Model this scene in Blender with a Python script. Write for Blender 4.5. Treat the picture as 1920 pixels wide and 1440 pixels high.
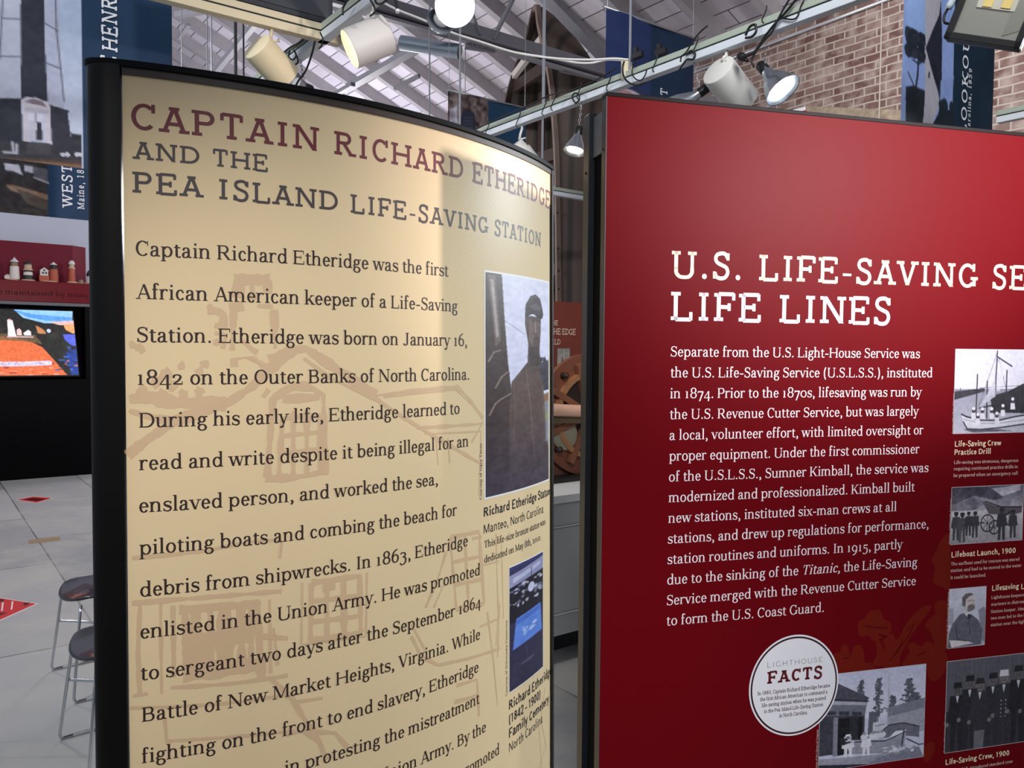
import bpy, math, random
import numpy as np
from mathutils import Vector
sc = bpy.context.scene
for o in list(bpy.data.objects):
    bpy.data.objects.remove(o)
COL = sc.collection

# ------------------------------------------------------------------ camera
FPX = 1500.0
PITCH = math.atan(59.8 / 1500)
ROLL = .008
CAM = np.array([0, 0, 1.57])
_r0 = np.array([1.0, 0, 0]); _u0 = np.array([0, math.sin(PITCH), math.cos(PITCH)])
FW = np.array([0, math.cos(PITCH), -math.sin(PITCH)])
RT = _r0 * math.cos(ROLL) + _u0 * math.sin(ROLL)
UP = -_r0 * math.sin(ROLL) + _u0 * math.cos(ROLL)
cd = bpy.data.cameras.new('camera'); cam = bpy.data.objects.new('camera', cd); COL.objects.link(cam)
cd.sensor_fit = 'HORIZONTAL'; cd.sensor_width = 36.0; cd.lens = 36.0 * FPX / 1920.0
cd.clip_start = .05; cd.clip_end = 100
from mathutils import Matrix
cam.matrix_world = Matrix(((RT[0], UP[0], -FW[0], CAM[0]), (RT[1], UP[1], -FW[1], CAM[1]),
                           (RT[2], UP[2], -FW[2], CAM[2]), (0, 0, 0, 1)))
sc.camera = cam

# ------------------------------------------------------------------ world, added lights, exposure
w = bpy.data.worlds.new('world'); sc.world = w; w.use_nodes = True
bgn = w.node_tree.nodes['Background']
bgn.inputs[0].default_value = (.80, .88, 1.0, 1); bgn.inputs[1].default_value = .34
sc.view_settings.view_transform = 'Standard'; sc.view_settings.look = 'None'
sc.view_settings.exposure = 0.0; sc.view_settings.gamma = 1.0
sc.view_settings.use_curve_mapping = False
sc.cycles.max_bounces = 6; sc.cycles.sample_clamp_indirect = 4.0

def look_rot(src, dst):
    return (Vector(dst) - Vector(src)).to_track_quat('-Z', 'Y').to_euler()

def light(name, kind, loc, energy, color=(1, 1, 1), aim=None, size=.1, spot=60, blend=.6, parent=None):
    l = bpy.data.lights.new(name, kind); l.energy = energy; l.color = color
    if kind == 'AREA': l.shape = 'DISK'; l.size = size
    if kind == 'SPOT': l.spot_size = math.radians(spot); l.spot_blend = blend; l.shadow_soft_size = size
    if kind == 'POINT': l.shadow_soft_size = size
    o = bpy.data.objects.new(name, l); COL.objects.link(o); o.location = loc
    if aim is not None: o.rotation_euler = look_rot(loc, aim)
    if parent is not None:
        o.parent = parent; o.location = Vector(loc) - ORG[parent.name]
    return o

ORG = {}
# unseen spots added out of frame to light the two panels
light('added_spot_cream', 'SPOT', (3.2, 3.4, 2.85), 700, (.88, .96, 1), (.02, 2.0, 1.0), .10, 42, .9)
light('added_spot_red', 'SPOT', (2.30, -.05, 2.36), 620, (1, .87, .88), (.87, 1.70, 2.08), .08, 39, 1.0)
light('added_spot_low', 'SPOT', (-.9, -.2, 2.9), 120, (1, .95, .89), (-.40, 1.60, .55), .06, 52, .9)
light('added_spot_middle', 'SPOT', (.05, .2, 2.95), 84, (.97, .98, 1), (-.12, 1.8, .95), .05, 52, .9)
light('added_spot_lower', 'SPOT', (.9, -.9, 2.7), 125, (1, .97, .97), (.85, 1.7, .85), .08, 40, .9)
# unseen lights added to brighten the banners, lamps, roof and left wall
light('added_light_aisle', 'SPOT', (-2.9, 1.3, 4.6), 400, (.93, .95, 1), (-2.1, 3.9, 2.2), .2, 66, .8)
light('added_light_front', 'SPOT', (1.0, .4, 4.2), 420, (.97, .98, 1), (1.5, 4.2, 3.1), .6, 62, .6)
light('added_light_entry', 'SPOT', (-.3, -1.5, 4.3), 380, (.97, .98, 1), (-.5, 3.2, 3.05), .15, 44, .8)
light('added_light_left', 'POINT', (-5.0, 6.0, 4.6), 190, (.93, .95, 1), size=.3)
light('added_light_far', 'POINT', (-3.1, 12.4, 3.4), 270, (.88, .88, 1), size=.4)
light('added_light_middle', 'POINT', (-2.4, 8.4, 3.0), 110, (1, .97, .96), size=.3)
light('added_light_end', 'POINT', (-2.2, 11.0, 3.0), 80, (.98, .96, 1), size=.4)
light('added_wall_wash', 'SPOT', (2.2, 5.0, 4.6), 330, (1, .97, .95), (3.6, 7.3, 3.7), .1, 100, .9)  # extra spot added to brighten the bricks

# ------------------------------------------------------------------ pixel rays and room axes
def ray(x, y): return FW + RT * (x - 960) / FPX + UP * (720 - y) / FPX
def atz(x, y, z): d = ray(x, y); return CAM + d * (z - CAM[2]) / d[2]
def aty(x, y, Y): d = ray(x, y); return CAM + d * Y / d[1]
def atpl(x, y, p0, n):
    d = ray(x, y); p0 = np.asarray(p0, float); n = np.asarray(n, float)
    return CAM + d * ((p0 - CAM) @ n) / (d @ n)
def proj(p):
    d = np.asarray(p) - CAM; return 960 + FPX * (d @ RT) / (d @ FW), 720 - FPX * (d @ UP) / (d @ FW)
E1 = np.array([-.6, .8, 0]); E2 = np.array([.8, .6, 0]); ZZ = np.array([0, 0, 1.0])

# ------------------------------------------------------------------ materials
def srgb(c):
    c = np.asarray(c, float) / 255.0
    return np.where(c <= .04045, c / 12.92, ((c + .055) / 1.055) ** 2.4)
MATS = {}
def mat(name, rgb, rough=.5, metal=0.0, noise=0.0, nscale=30.0, bump=0.0, bscale=200.0, emit=None, est=0.0, spec=.5, coat=0.0):
    if name in MATS: return MATS[name]
    m = bpy.data.materials.new(name); m.use_nodes = True; MATS[name] = m
    nt = m.node_tree; b = nt.nodes['Principled BSDF']
    c = list(srgb(rgb)) + [1]
    b.inputs['Base Color'].default_value = c; b.inputs['Roughness'].default_value = rough
    b.inputs['Metallic'].default_value = metal; b.inputs['Specular IOR Level'].default_value = spec
    b.inputs['Coat Weight'].default_value = coat
    tc = nt.nodes.new('ShaderNodeTexCoord')
    if noise > 0:
        n = nt.nodes.new('ShaderNodeTexNoise'); n.inputs['Scale'].default_value = nscale; n.inputs['Detail'].default_value = 5
        nt.links.new(tc.outputs['Object'], n.inputs['Vector'])
        r = nt.nodes.new('ShaderNodeMapRange'); r.inputs[1].default_value = .25; r.inputs[2].default_value = .75
        r.inputs[3].default_value = 1 - noise; r.inputs[4].default_value = 1 + noise
        nt.links.new(n.outputs['Fac'], r.inputs[0])
        x = nt.nodes.new('ShaderNodeVectorMath'); x.operation = 'SCALE'; x.inputs[0].default_value = c[:3]
        nt.links.new(r.outputs[0], x.inputs['Scale']); nt.links.new(x.outputs[0], b.inputs['Base Color'])
    if bump > 0:
        n2 = nt.nodes.new('ShaderNodeTexNoise'); n2.inputs['Scale'].default_value = bscale; n2.inputs['Detail'].default_value = 2
        nt.links.new(tc.outputs['Object'], n2.inputs['Vector'])
        bp = nt.nodes.new('ShaderNodeBump'); bp.inputs['Strength'].default_value = bump; bp.inputs['Distance'].default_value = .002
        nt.links.new(n2.outputs['Fac'], bp.inputs['Height']); nt.links.new(bp.outputs['Normal'], b.inputs['Normal'])
    if emit is not None:
        b.inputs['Emission Color'].default_value = list(srgb(emit)) + [1]; b.inputs['Emission Strength'].default_value = est
    return m

def mat_print(name, rough=.45, emit=0.0, spec=.5):
    """ink printed in the mesh's colour attribute"""
    if name in MATS: return MATS[name]
    m = bpy.data.materials.new(name); m.use_nodes = True; MATS[name] = m
    nt = m.node_tree; b = nt.nodes['Principled BSDF']
    a = nt.nodes.new('ShaderNodeVertexColor'); a.layer_name = 'Col'
    b.inputs['Roughness'].default_value = rough; b.inputs['Specular IOR Level'].default_value = spec
    if emit > 0:
        b.inputs['Base Color'].default_value = (.01, .01, .01, 1)
        nt.links.new(a.outputs['Color'], b.inputs['Emission Color']); b.inputs['Emission Strength'].default_value = emit
    else:
        nt.links.new(a.outputs['Color'], b.inputs['Base Color'])
    return m

# ------------------------------------------------------------------ objects
def tag(o, label=None, cat=None, group=None, kind=None):
    if label: o['label'] = label
    if cat: o['category'] = cat
    if group: o['group'] = group
    if kind: o['kind'] = kind
    return o
def thing(name, label, cat, loc, group=None):
    o = bpy.data.objects.new(name, None); COL.objects.link(o); o.location = Vector(loc); o.empty_display_size = .05
    ORG[o.name] = Vector(loc)
    return tag(o, label, cat, group)

class MB:
    """collects shapes in world coordinates; build() links them as one mesh object"""
    def __init__(s): s.v = []; s.f = []; s.n = 0; s.c = []
    def add(s, vs, fs):
        vs = np.asarray(vs, float); s.v.append(vs); k = s.n
        s.f += [tuple(i + k for i in f) for f in fs]; s.n += len(vs); return s
    def box(s, c, ax, ay, az):
        """centre and three half-axis vectors"""
        c, ax, ay, az = [np.asarray(q, float) for q in (c, ax, ay, az)]
        vs = [c + i * ax + j * ay + k * az for i in (-1, 1) for j in (-1, 1) for k in (-1, 1)]
        fs = [(0, 1, 3, 2), (4, 6, 7, 5), (0, 4, 5, 1), (2, 3, 7, 6), (0, 2, 6, 4), (1, 5, 7, 3)]
        if np.cross(ax, ay) @ az < 0: fs = [f[::-1] for f in fs]
        return s.add(vs, fs)
    def bar(s, a, b, wid, hei, up=(0, 0, 1)):
        a, b, up = [np.asarray(q, float) for q in (a, b, up)]
        d = b - a; L = np.linalg.norm(d); d = d / L
        x = np.cross(d, up); x /= np.linalg.norm(x); y = np.cross(x, d)
        return s.box((a + b) / 2, d * L / 2, x * wid / 2, y * hei / 2)
    def tube(s, pts, r, n=8, cap=True):
        P = np.asarray(pts, float); m = len(P)
        rr = np.full(m, r) if np.isscalar(r) else np.asarray(r, float)
        T = np.gradient(P, axis=0); T /= np.maximum(np.linalg.norm(T, axis=1, keepdims=True), 1e-9)
        ref = np.array([0, 0, 1.0]) if abs(T[0][2]) < .9 else np.array([1.0, 0, 0])
        x = np.cross(T[0], ref); x /= np.linalg.norm(x); vs = []
        for i in range(m):
            x = x - T[i] * (x @ T[i]); x /= np.linalg.norm(x); y = np.cross(T[i], x)
            for k in range(n):
                a = 2 * math.pi * k / n; vs.append(P[i] + rr[i] * (math.cos(a) * x + math.sin(a) * y))
        fs = [(i * n + k, i * n + (k + 1) % n, (i + 1) * n + (k + 1) % n, (i + 1) * n + k) for i in range(m - 1) for k in range(n)]
        if cap: fs += [tuple(range(n))[::-1], tuple((m - 1) * n + k for k in range(n))]
        return s.add(vs, fs)
    def lathe(s, prof, o, axis, n=32, capA=False, capB=False):
        """prof: (radius, distance along axis)"""
        o = np.asarray(o, float); a = np.asarray(axis, float); a = a / np.linalg.norm(a)
        ref = np.array([0, 0, 1.0]) if abs(a[2]) < .9 else np.array([1.0, 0, 0])
        x = np.cross(a, ref); x /= np.linalg.norm(x); y = np.cross(a, x); vs = []
        for r, h in prof:
            for k in range(n):
                t = 2 * math.pi * k / n; vs.append(o + a * h + r * (math.cos(t) * x + math.sin(t) * y))
        m = len(prof)
        fs = [(i * n + k, i * n + (k + 1) % n, (i + 1) * n + (k + 1) % n, (i + 1) * n + k) for i in range(m - 1) for k in range(n)]
        if capA: fs.append(tuple(range(n))[::-1])
        if capB: fs.append(tuple((m - 1) * n + k for k in range(n)))
        return s.add(vs, fs)
    def prism(s, pts, vec):
        """closed polygon swept along vec"""
        P = np.asarray(pts, float); n = len(P); Q = P + np.asarray(vec, float)
        fs = [tuple(range(n))[::-1], tuple(range(n, 2 * n))] + [(i, (i + 1) % n, n + (i + 1) % n, n + i) for i in range(n)]
        return s.add(np.vstack([P, Q]), fs)
    def ball(s, c, r, nu=14, nv=9, sc=(1, 1, 1)):
        vs = []; c = np.asarray(c, float)
        for i in range(nv + 1):
            th = math.pi * i / nv
            for k in range(nu):
                ph = 2 * math.pi * k / nu
                vs.append(c + r * np.array([math.sin(th) * math.cos(ph) * sc[0], math.sin(th) * math.sin(ph) * sc[1], math.cos(th) * sc[2]]))
        return s.add(vs, [(i * nu + k, (i + 1) * nu + k, (i + 1) * nu + (k + 1) % nu, i * nu + (k + 1) % nu) for i in range(nv) for k in range(nu)])
    def grid(s, P):
        """P: (h, w, 3)"""
        h, w_, _ = P.shape; k = np.arange(h * w_).reshape(h, w_)
        q = np.stack([k[:-1, :-1], k[1:, :-1], k[1:, 1:], k[:-1, 1:]], -1).reshape(-1, 4)
        return s.add(P.reshape(-1, 3), [tuple(r) for r in q.tolist()])
    def build(s, name, material, parent=None, smooth=False, bevel=0.0, colors=None, at=None):
        V = np.vstack(s.v) if s.v else np.zeros((0, 3))
        if parent is not None: org = ORG[parent.name]
        elif at is not None: org = Vector(at)
        else: org = Vector((V.min(0) + V.max(0)) / 2) if at is None else Vector(at)
        V = V - np.array(org)
        me = bpy.data.meshes.new(name); me.from_pydata(V.tolist(), [], s.f)
        if smooth:
            me.polygons.foreach_set('use_smooth', [True] * len(me.polygons))
        if colors is not None:
            ca = me.color_attributes.new('Col', 'FLOAT_COLOR', 'POINT')
            ca.data.foreach_set('color', np.asarray(colors, np.float32).ravel())
        me.update()
        o = bpy.data.objects.new(name, me); COL.objects.link(o); me.materials.append(material)
        if parent is not None: o.parent = parent
        else: o.location = org
        ORG[o.name] = org
        if smooth == 'auto':
            es = o.modifiers.new('split', 'EDGE_SPLIT'); es.split_angle = math.radians(40)
        if bevel > 0:
            bv = o.modifiers.new('bevel', 'BEVEL'); bv.width = bevel; bv.segments = 2; bv.limit_method = 'ANGLE'
        return o
def structure(name, mb, m, bevel=0.0):
    o = mb.build(name, m, bevel=bevel); o['kind'] = 'structure'; return o
def cat_rom(pts, k=8):
    P = [np.asarray(p, float) for p in pts]; out = []
    Q = [2 * P[0] - P[1]] + P + [2 * P[-1] - P[-2]]
    for i in range(1, len(Q) - 2):
        a, b, c, d = Q[i - 1:i + 3]
        for j in range(k):
            t = j / k
            out.append(.5 * (2 * b + (c - a) * t + (2 * a - 5 * b + 4 * c - d) * t * t + (3 * b - a - 3 * c + d) * t ** 3))
    out.append(P[-1]); return np.array(out)
# ------------------------------------------------------------------ lettering: a small stroke alphabet (1000 units to the em)
# s x y0 y1 [w] stem | b x0 x1 y [w] bar | d x0 y0 x1 y1 w diagonal (w: T thick, t thin) | a x0 y0 x1 y1 a0 a1 oval arc in its outer box
# c x y x y ... curve | S x y ... spine curve | B/T x [y] foot / head serif (Bl, Br, Tl: one side) | v x y0 y1 upright arm serif
# o x y r dot | q x y r ball terminal (not in sans) | l x0 y0 x1 y1 bowl | Z x y head slab only in the slab face
GL = {
'a': (504, 'c 108 372 140 440 230 466 308 438 340 350 340 120 362 42 410 22 470 34;c 340 286 240 262 130 218 88 128 112 34 195 12 285 42 340 112;q 112 366 46'),
'b': (560, 's 118 0 757;F 118 757;a 70 -12 522 492 -142 142'),
'c': (454, 'a 42 -12 462 492 55 322;q 364 378 48'),
'd': (574, 's 436 0 757;F 436 757;a 42 -12 486 492 38 322;Br 436'),
'e': (484, 'a 42 -12 452 492 -2 325;b 86 410 258'),
'f': (345, 's 140 0 620;c 140 600 152 700 215 742 280 738;q 292 700 44;b 36 290 462;B 140'),
'g': (510, 'a 62 168 420 492 0 360;b 380 500 458 52;c 130 196 86 150 100 100 170 82;a 32 -226 476 104 0 360'),
'h': (582, 's 112 0 757;F 112 757;c 112 340 190 445 290 470 385 435 424 330 424 200 424 0;B 112;B 424'),
'i': (293, 's 146 0 481;F 146 481;B 146;o 146 655 58'),
'j': (291, 's 160 -60 481;c 160 -40 140 -160 60 -205;F 160 481;q 50 -180 42;o 160 655 58'),
'k': (535, 's 112 0 757;F 112 757;d 160 190 405 470 t;d 245 290 452 10 T;B 112;B 468;T 412 481'),
'l': (286, 's 143 0 757;F 143 757;B 143'),
'm': (880, 's 112 0 481;F 112 481;c 112 340 180 445 270 470 350 435 384 330 384 200 384 0;c 384 340 460 445 560 470 660 435 720 330 720 200 720 0;B 112;B 412;B 740'),
'n': (591, 's 112 0 481;F 112 481;c 112 340 190 445 290 470 390 435 430 330 430 200 430 0;B 112;B 430'),
'o': (539, 'a 42 -12 498 492 0 360'),
'p': (571, 's 118 -217 481;F 118 481;a 70 -12 530 492 -142 142;B 118 -217'),
'q': (560, 's 432 -217 481;a 42 -12 482 492 38 322;B 432 -217'),
'r': (410, 's 112 0 481;F 112 481;c 112 320 180 430 260 468 340 466;q 345 436 48;B 112'),
's': (432, 'S 352 385 310 452 220 472 120 442 82 362 130 288 240 244 342 190 368 112 318 36 215 8 112 32 62 104;v 372 350 474;v 52 8 140'),
't': (346, 's 142 90 590;c 142 150 154 50 210 12 275 16 322 44;b 26 312 462'),
'u': (576, 's 112 140 481;c 112 200 128 64 220 12 330 42 430 130;s 430 0 481;F 112 481;F 430 481;Br 430'),
'v': (498, 'd 70 481 258 0 T;d 258 0 430 481 t;T 70 481;T 432 481'),
'w': (738, 'd 66 481 216 0 T;d 216 0 360 481 t;d 366 481 522 0 T;d 522 0 672 481 t;T 66 481;T 366 481;T 676 481'),
'x': (504, 'd 82 481 428 0 T;d 76 0 420 481 t;T 88 481;T 418 481;B 76;B 430'),
'y': (493, 'd 66 481 252 0 T;d 430 481 206 -120 t;c 214 -100 160 -195 78 -204;q 84 -176 44;T 66 481;T 432 481'),
'z': (443, 'b 50 405 461;b 50 400 20;d 52 10 402 471 T;v 58 340 480;v 396 0 140'),
'A': (671, 'd 88 0 335 692 t;d 335 692 582 0 T;b 168 502 232;B 88;B 582;Z 335 692'),
'B': (654, 's 130 0 692;l 130 350 548 692;l 130 0 595 388;Tl 130 692;Bl 130'),
'C': (642, 'a 42 -12 650 704 46 316;v 566 470 700'),
'D': (750, 's 130 0 692;l 130 0 705 692;Tl 130 692;Bl 130'),
'E': (653, 's 130 0 692;b 130 572 672;b 130 430 356;b 130 592 20;v 566 520 692;v 432 262 450;v 588 0 172;Tl 130 692;Bl 130'),
'F': (600, 's 130 0 692;b 130 552 672;b 130 420 350;v 546 520 692;v 422 256 444;Tl 130 692;B 130'),
'G': (726, 'a 42 -12 660 704 46 318;s 600 40 300;T 600 310;v 576 470 700'),
'H': (815, 's 135 0 692;s 680 0 692;b 135 680 352;B 135;B 680;T 135 692;T 680 692'),
'I': (390, 's 195 0 692;B 195;T 195 692'),
'J': (518, 's 330 150 692;c 330 200 310 60 220 5 110 30;T 330 692;q 100 60 52'),
'K': (695, 's 130 0 692;d 185 260 560 692 t;d 290 390 560 0 T;B 130;B 585;T 130 692;T 560 692'),
'L': (602, 's 130 0 692;b 130 545 20;v 545 0 205;T 130 692;Bl 130'),
'M': (927, 's 130 0 692 t;d 150 692 462 20 T;d 462 20 775 692 t;s 790 0 692;B 130;B 790;Tl 130 692;Tr 790 692'),
'N': (767, 's 130 0 692 t;d 130 692 640 0 T;s 640 0 692 t;B 130;Tl 130 692;T 640 692'),
'O': (744, 'a 42 -12 702 704 0 360'),
'P': (610, 's 130 0 692;l 130 296 575 692;Tl 130 692;B 130'),
'Q': (744, 'a 42 -12 702 704 0 360;d 400 90 640 -160 T'),
'R': (702, 's 130 0 692;l 130 320 570 692;d 340 335 592 0 T;Tl 130 692;B 130;B 610'),
'S': (561, 'S 462 560 400 660 285 682 150 640 104 530 160 430 300 365 430 300 474 170 405 45 275 8 140 45 86 150;v 478 500 692;v 72 0 190'),
'T': (618, 's 309 0 692;b 60 558 672;v 58 500 692;v 560 500 692;B 309'),
'U': (757, 's 140 230 692;c 140 260 150 120 240 26 380 6 520 26 606 120 616 260;s 616 230 692 t;T 140 692;T 616 692'),
'V': (666, 'd 88 692 340 0 T;d 340 0 580 692 t;T 88 692;T 584 692'),
'W': (977, 'd 84 692 290 0 T;d 290 0 485 692 t;d 490 692 700 0 T;d 700 0 895 692 t;T 84 692;T 490 692;T 900 692'),
'X': (710, 'd 100 692 600 0 T;d 95 0 590 692 t;T 105 692;T 590 692;B 95;B 605'),
'Y': (615, 'd 80 692 308 300 T;d 308 300 535 692 t;s 308 0 320;T 80 692;T 540 692;B 308'),
'Z': (602, 'b 60 540 672;b 50 560 20;d 90 20 510 672 T;v 70 500 692;v 550 0 190'),
'0': (613, 'a 42 -12 570 492 0 360'),
'1': (429, 's 215 0 481;F 215 481;B 215'),
'2': (559, 'c 92 352 130 440 250 468 372 432 402 340 340 230 200 110 90 30;b 80 480 30 62;v 478 0 150;q 96 350 44'),
'3': (551, 'c 85 400 160 462 270 466 380 420 396 325 330 248 220 214;c 220 214 365 192 434 80 404 -80 290 -186 150 -200 64 -140;q 78 -128 44'),
'4': (565, 's 388 -217 481;d 48 14 370 481 t;b 40 535 18 46'),
'5': (528, 'b 128 452 440 80;s 128 190 470 t;c 128 196 240 250 372 206 424 80 388 -90 270 -186 140 -202 60 -156;q 72 -150 44'),
'6': (566, 'a 42 -12 525 462 0 360;c 88 230 104 430 220 620 420 735'),
'7': (503, 'b 44 462 440 80;d 190 -217 450 440 T;v 50 330 480'),
'8': (596, 'a 76 336 520 728 0 360;a 44 -12 552 392 0 360'),
'9': (566, 'a 40 18 524 492 0 360;c 478 250 462 50 346 -140 146 -255'),
'.': (270, 'o 135 46 58'), ',': (270, 'o 130 46 58;c 168 40 158 -60 84 -132'),
'-': (374, 'b 48 326 236 70'), ':': (290, 'o 140 46 58;o 140 400 58'),
'(': (375, 'a 90 -200 560 770 110 250'), ')': (375, 'a -185 -200 285 770 -70 70'),
"'": (215, 's 107 520 757 70'), '/': (469, 'd 40 -100 420 757 t'),
}
LIN = {  # lining figures for the sans and slab faces
'0': (613, 'a 60 -12 553 704 0 360'), '1': (500, 's 270 0 692;d 130 560 262 692 t;B 270'),
'2': (580, 'c 84 520 130 640 275 680 425 620 445 490 360 330 200 150 92 40;b 84 500 42'),
'3': (580, 'c 92 600 180 680 300 684 430 620 436 500 370 400 250 366;c 250 366 400 350 470 220 430 70 290 8 150 20 70 100'),
'4': (600, 's 410 0 692;d 60 200 400 692 t;b 50 550 180'), '5': (580, 'b 140 480 660;s 140 330 670 t;c 140 340 260 440 410 390 460 220 400 50 260 8 130 20 66 100'),
'6': (600, 'a 60 -12 545 440 0 360;c 104 220 130 460 250 620 430 690'), '7': (560, 'b 60 500 660;d 190 0 480 660 T'),
'8': (600, 'a 92 340 512 704 0 360;a 60 -12 544 390 0 360'), '9': (600, 'a 60 252 545 704 0 360;c 500 470 470 230 350 70 170 0'),
}
FACES = {  # thick, thin, serif height, serif overhang
'book': (106, 50, 40, 56), 'slab': (110, 96, 88, 74), 'bookw': (94, 44, 38, 56), 'slabheavy': (165, 120, 110, 70), 'sans': (88, 78, 0, 0), 'bold': (138, 112, 0, 0), 'fine': (50, 46, 0, 0),
}
_gcache = {}
def glyph(ch, face):
    key = (ch, face)
    if key in _gcache: return _gcache[key]
    T, t, S, ov = FACES[face]; sans = S == 0; slab = face.startswith('slab')
    adv, code = (LIN.get(ch) if (ch in LIN and not face.startswith('book')) else None) or GL[ch]
    V = []; Fc = []
    def quad(*p):
        k = len(V); V.extend(p); Fc.append(tuple(range(k, k + len(p))))
    def ribbon(P, W):
        P = np.asarray(P, float); D = np.gradient(P, axis=0); D /= np.maximum(np.linalg.norm(D, axis=1, keepdims=True), 1e-9)
        N = np.c_[-D[:, 1], D[:, 0]]; A = P + N * W[:, None] / 2; Bq = P - N * W[:, None] / 2
        k = len(V); m = len(P)
        for i in range(m): V.append(tuple(A[i])); V.append(tuple(Bq[i]))
        for i in range(m - 1): Fc.append((k + 2 * i, k + 2 * i + 1, k + 2 * i + 3, k + 2 * i + 2))
    def dirw(P):
        D = np.gradient(np.asarray(P, float), axis=0); L = np.maximum(np.linalg.norm(D, axis=1), 1e-9)
        return t + (T - t) * np.abs(D[:, 1] / L) ** 1.4
    rect = lambda x0, x1, y0, y1: quad((x0, y0), (x1, y0), (x1, y1), (x0, y1))
    for op in code.split(';'):
        p = op.split(); k = p[0]; a = [(T if q == 'T' else t if q == 't' else float(q)) for q in p[1:]]
        if k == 's':
            ww = a[3] if len(a) > 3 else T
            rect(a[0] - ww / 2, a[0] + ww / 2, a[1], a[2])
        elif k == 'b':
            ww = a[3] if len(a) > 3 and not sans else t
            rect(a[0], a[1], a[2] - ww / 2, a[2] + ww / 2)
        elif k == 'd':
            x0, y0, x1, y1, ww = a; hw = ww * math.hypot(x1 - x0, y1 - y0) / abs(y1 - y0) / 2
            if y0 > y1: x0, y0, x1, y1 = x1, y1, x0, y0
            quad((x0 - hw, y0), (x0 + hw, y0), (x1 + hw, y1), (x1 - hw, y1))
        elif k == 'a':
            x0, y0, x1, y1, a0, a1 = a; cx = (x0 + x1) / 2; cy = (y0 + y1) / 2
            rx = (x1 - x0) / 2 - T / 2; ry = (y1 - y0) / 2 - t / 2
            th = np.radians(np.linspace(a0, a1, max(8, int(abs(a1 - a0) / 12)) + 1)); P = np.c_[cx + rx * np.cos(th), cy + ry * np.sin(th)]
            D = np.c_[-rx * np.sin(th), ry * np.cos(th)]; L = np.linalg.norm(D, axis=1)
            N = D[:, ::-1] * [1, -1] / L[:, None]; W = t + (T - t) * np.abs(D[:, 1] / L) ** 1.4
            A = P + N * W[:, None] / 2; Bq = P - N * W[:, None] / 2; kk = len(V)
            for i in range(len(P)): V.append(tuple(A[i])); V.append(tuple(Bq[i]))
            for i in range(len(P) - 1): Fc.append((kk + 2 * i, kk + 2 * i + 2, kk + 2 * i + 3, kk + 2 * i + 1))
        elif k in 'cS':
            P = cat_rom(np.array(a).reshape(-1, 2), 5)
            if k == 'c': W = dirw(P)
            else:
                q = np.linspace(0, 1, len(P)); W = (t + (T * 1.08 - t) * np.exp(-((q - .5) / .22) ** 2)) if not (sans or slab) else np.full(len(P), (T + t) / 2)
            ribbon(P, W)
        elif k == 'o':
            r = a[2] * (T / 88.0 if not face.startswith('book') else 1.0); r = min(max(r, 46), 92); quad(*[(a[0] + r * math.cos(i * math.pi / 6), a[1] + r * math.sin(i * math.pi / 6)) for i in range(12)])
        elif k == 'q' and face.startswith('book'):
            quad(*[(a[0] + a[2] * math.cos(i * math.pi / 5), a[1] + a[2] * math.sin(i * math.pi / 5)) for i in range(10)])
        elif k == 'l':
            x0, y0, x1, y1 = a; ry = (y1 - y0) / 2; rx = min(ry * 1.08, (x1 - x0) * .75); cx = x1 - rx
            rect(x0, cx, y0, y0 + t); rect(x0, cx, y1 - t, y1)
            th = np.radians(np.linspace(-90, 90, 15)); P = np.c_[cx + (rx - T / 2) * np.cos(th), (y0 + y1) / 2 + (ry - t / 2) * np.sin(th)]
            ribbon(P, dirw(P))
        elif k == 'v' and not sans:
            ww = S * .95 if not slab else S
            x = a[0]; rect(x - ww / 2, x + ww / 2, a[1], a[2])
        elif k[0] in 'BT' and not sans:
            l = ov if k[-1] != 'r' else 0; r = ov if k[-1] != 'l' else 0; x = a[0]
            y = a[1] if len(a) > 1 else (0 if k[0] == 'B' else 692)
            if k[0] == 'B': rect(x - T / 2 - l, x + T / 2 + r, y, y + S)
            else: rect(x - T / 2 - l, x + T / 2 + r, y - S, y)
        elif k == 'F' and not sans:
            rect(a[0] - T / 2 - ov, a[0], a[1] - S * 1.1, a[1])
        elif k == 'Z' and slab:
            rect(a[0] - T / 2 - ov, a[0] + T / 2 + ov, a[1] - S, a[1])
    r = (adv, np.array(V), Fc); _gcache[key] = r; return r

def layout(s, face, track=0.0):
    """(points, faces, x of first ink, x of last ink) of one line; *word* is italic"""
    x = 0; VV = []; FF = []; n = 0; ital = False
    for ch in s:
        if ch == '*': ital = not ital; continue
        if ch == ' ': x += 250 + track; continue
        adv, V, Fc = glyph(ch, face)
        Q = V.copy()
        if ital: Q[:, 0] += Q[:, 1] * .22
        Q[:, 0] += x; VV.append(Q); FF += [tuple(i + n for i in f) for f in Fc]; n += len(Q); x += adv + track
    P = np.vstack(VV); return P, FF, P[:, 0].min(), P[:, 0].max()
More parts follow.
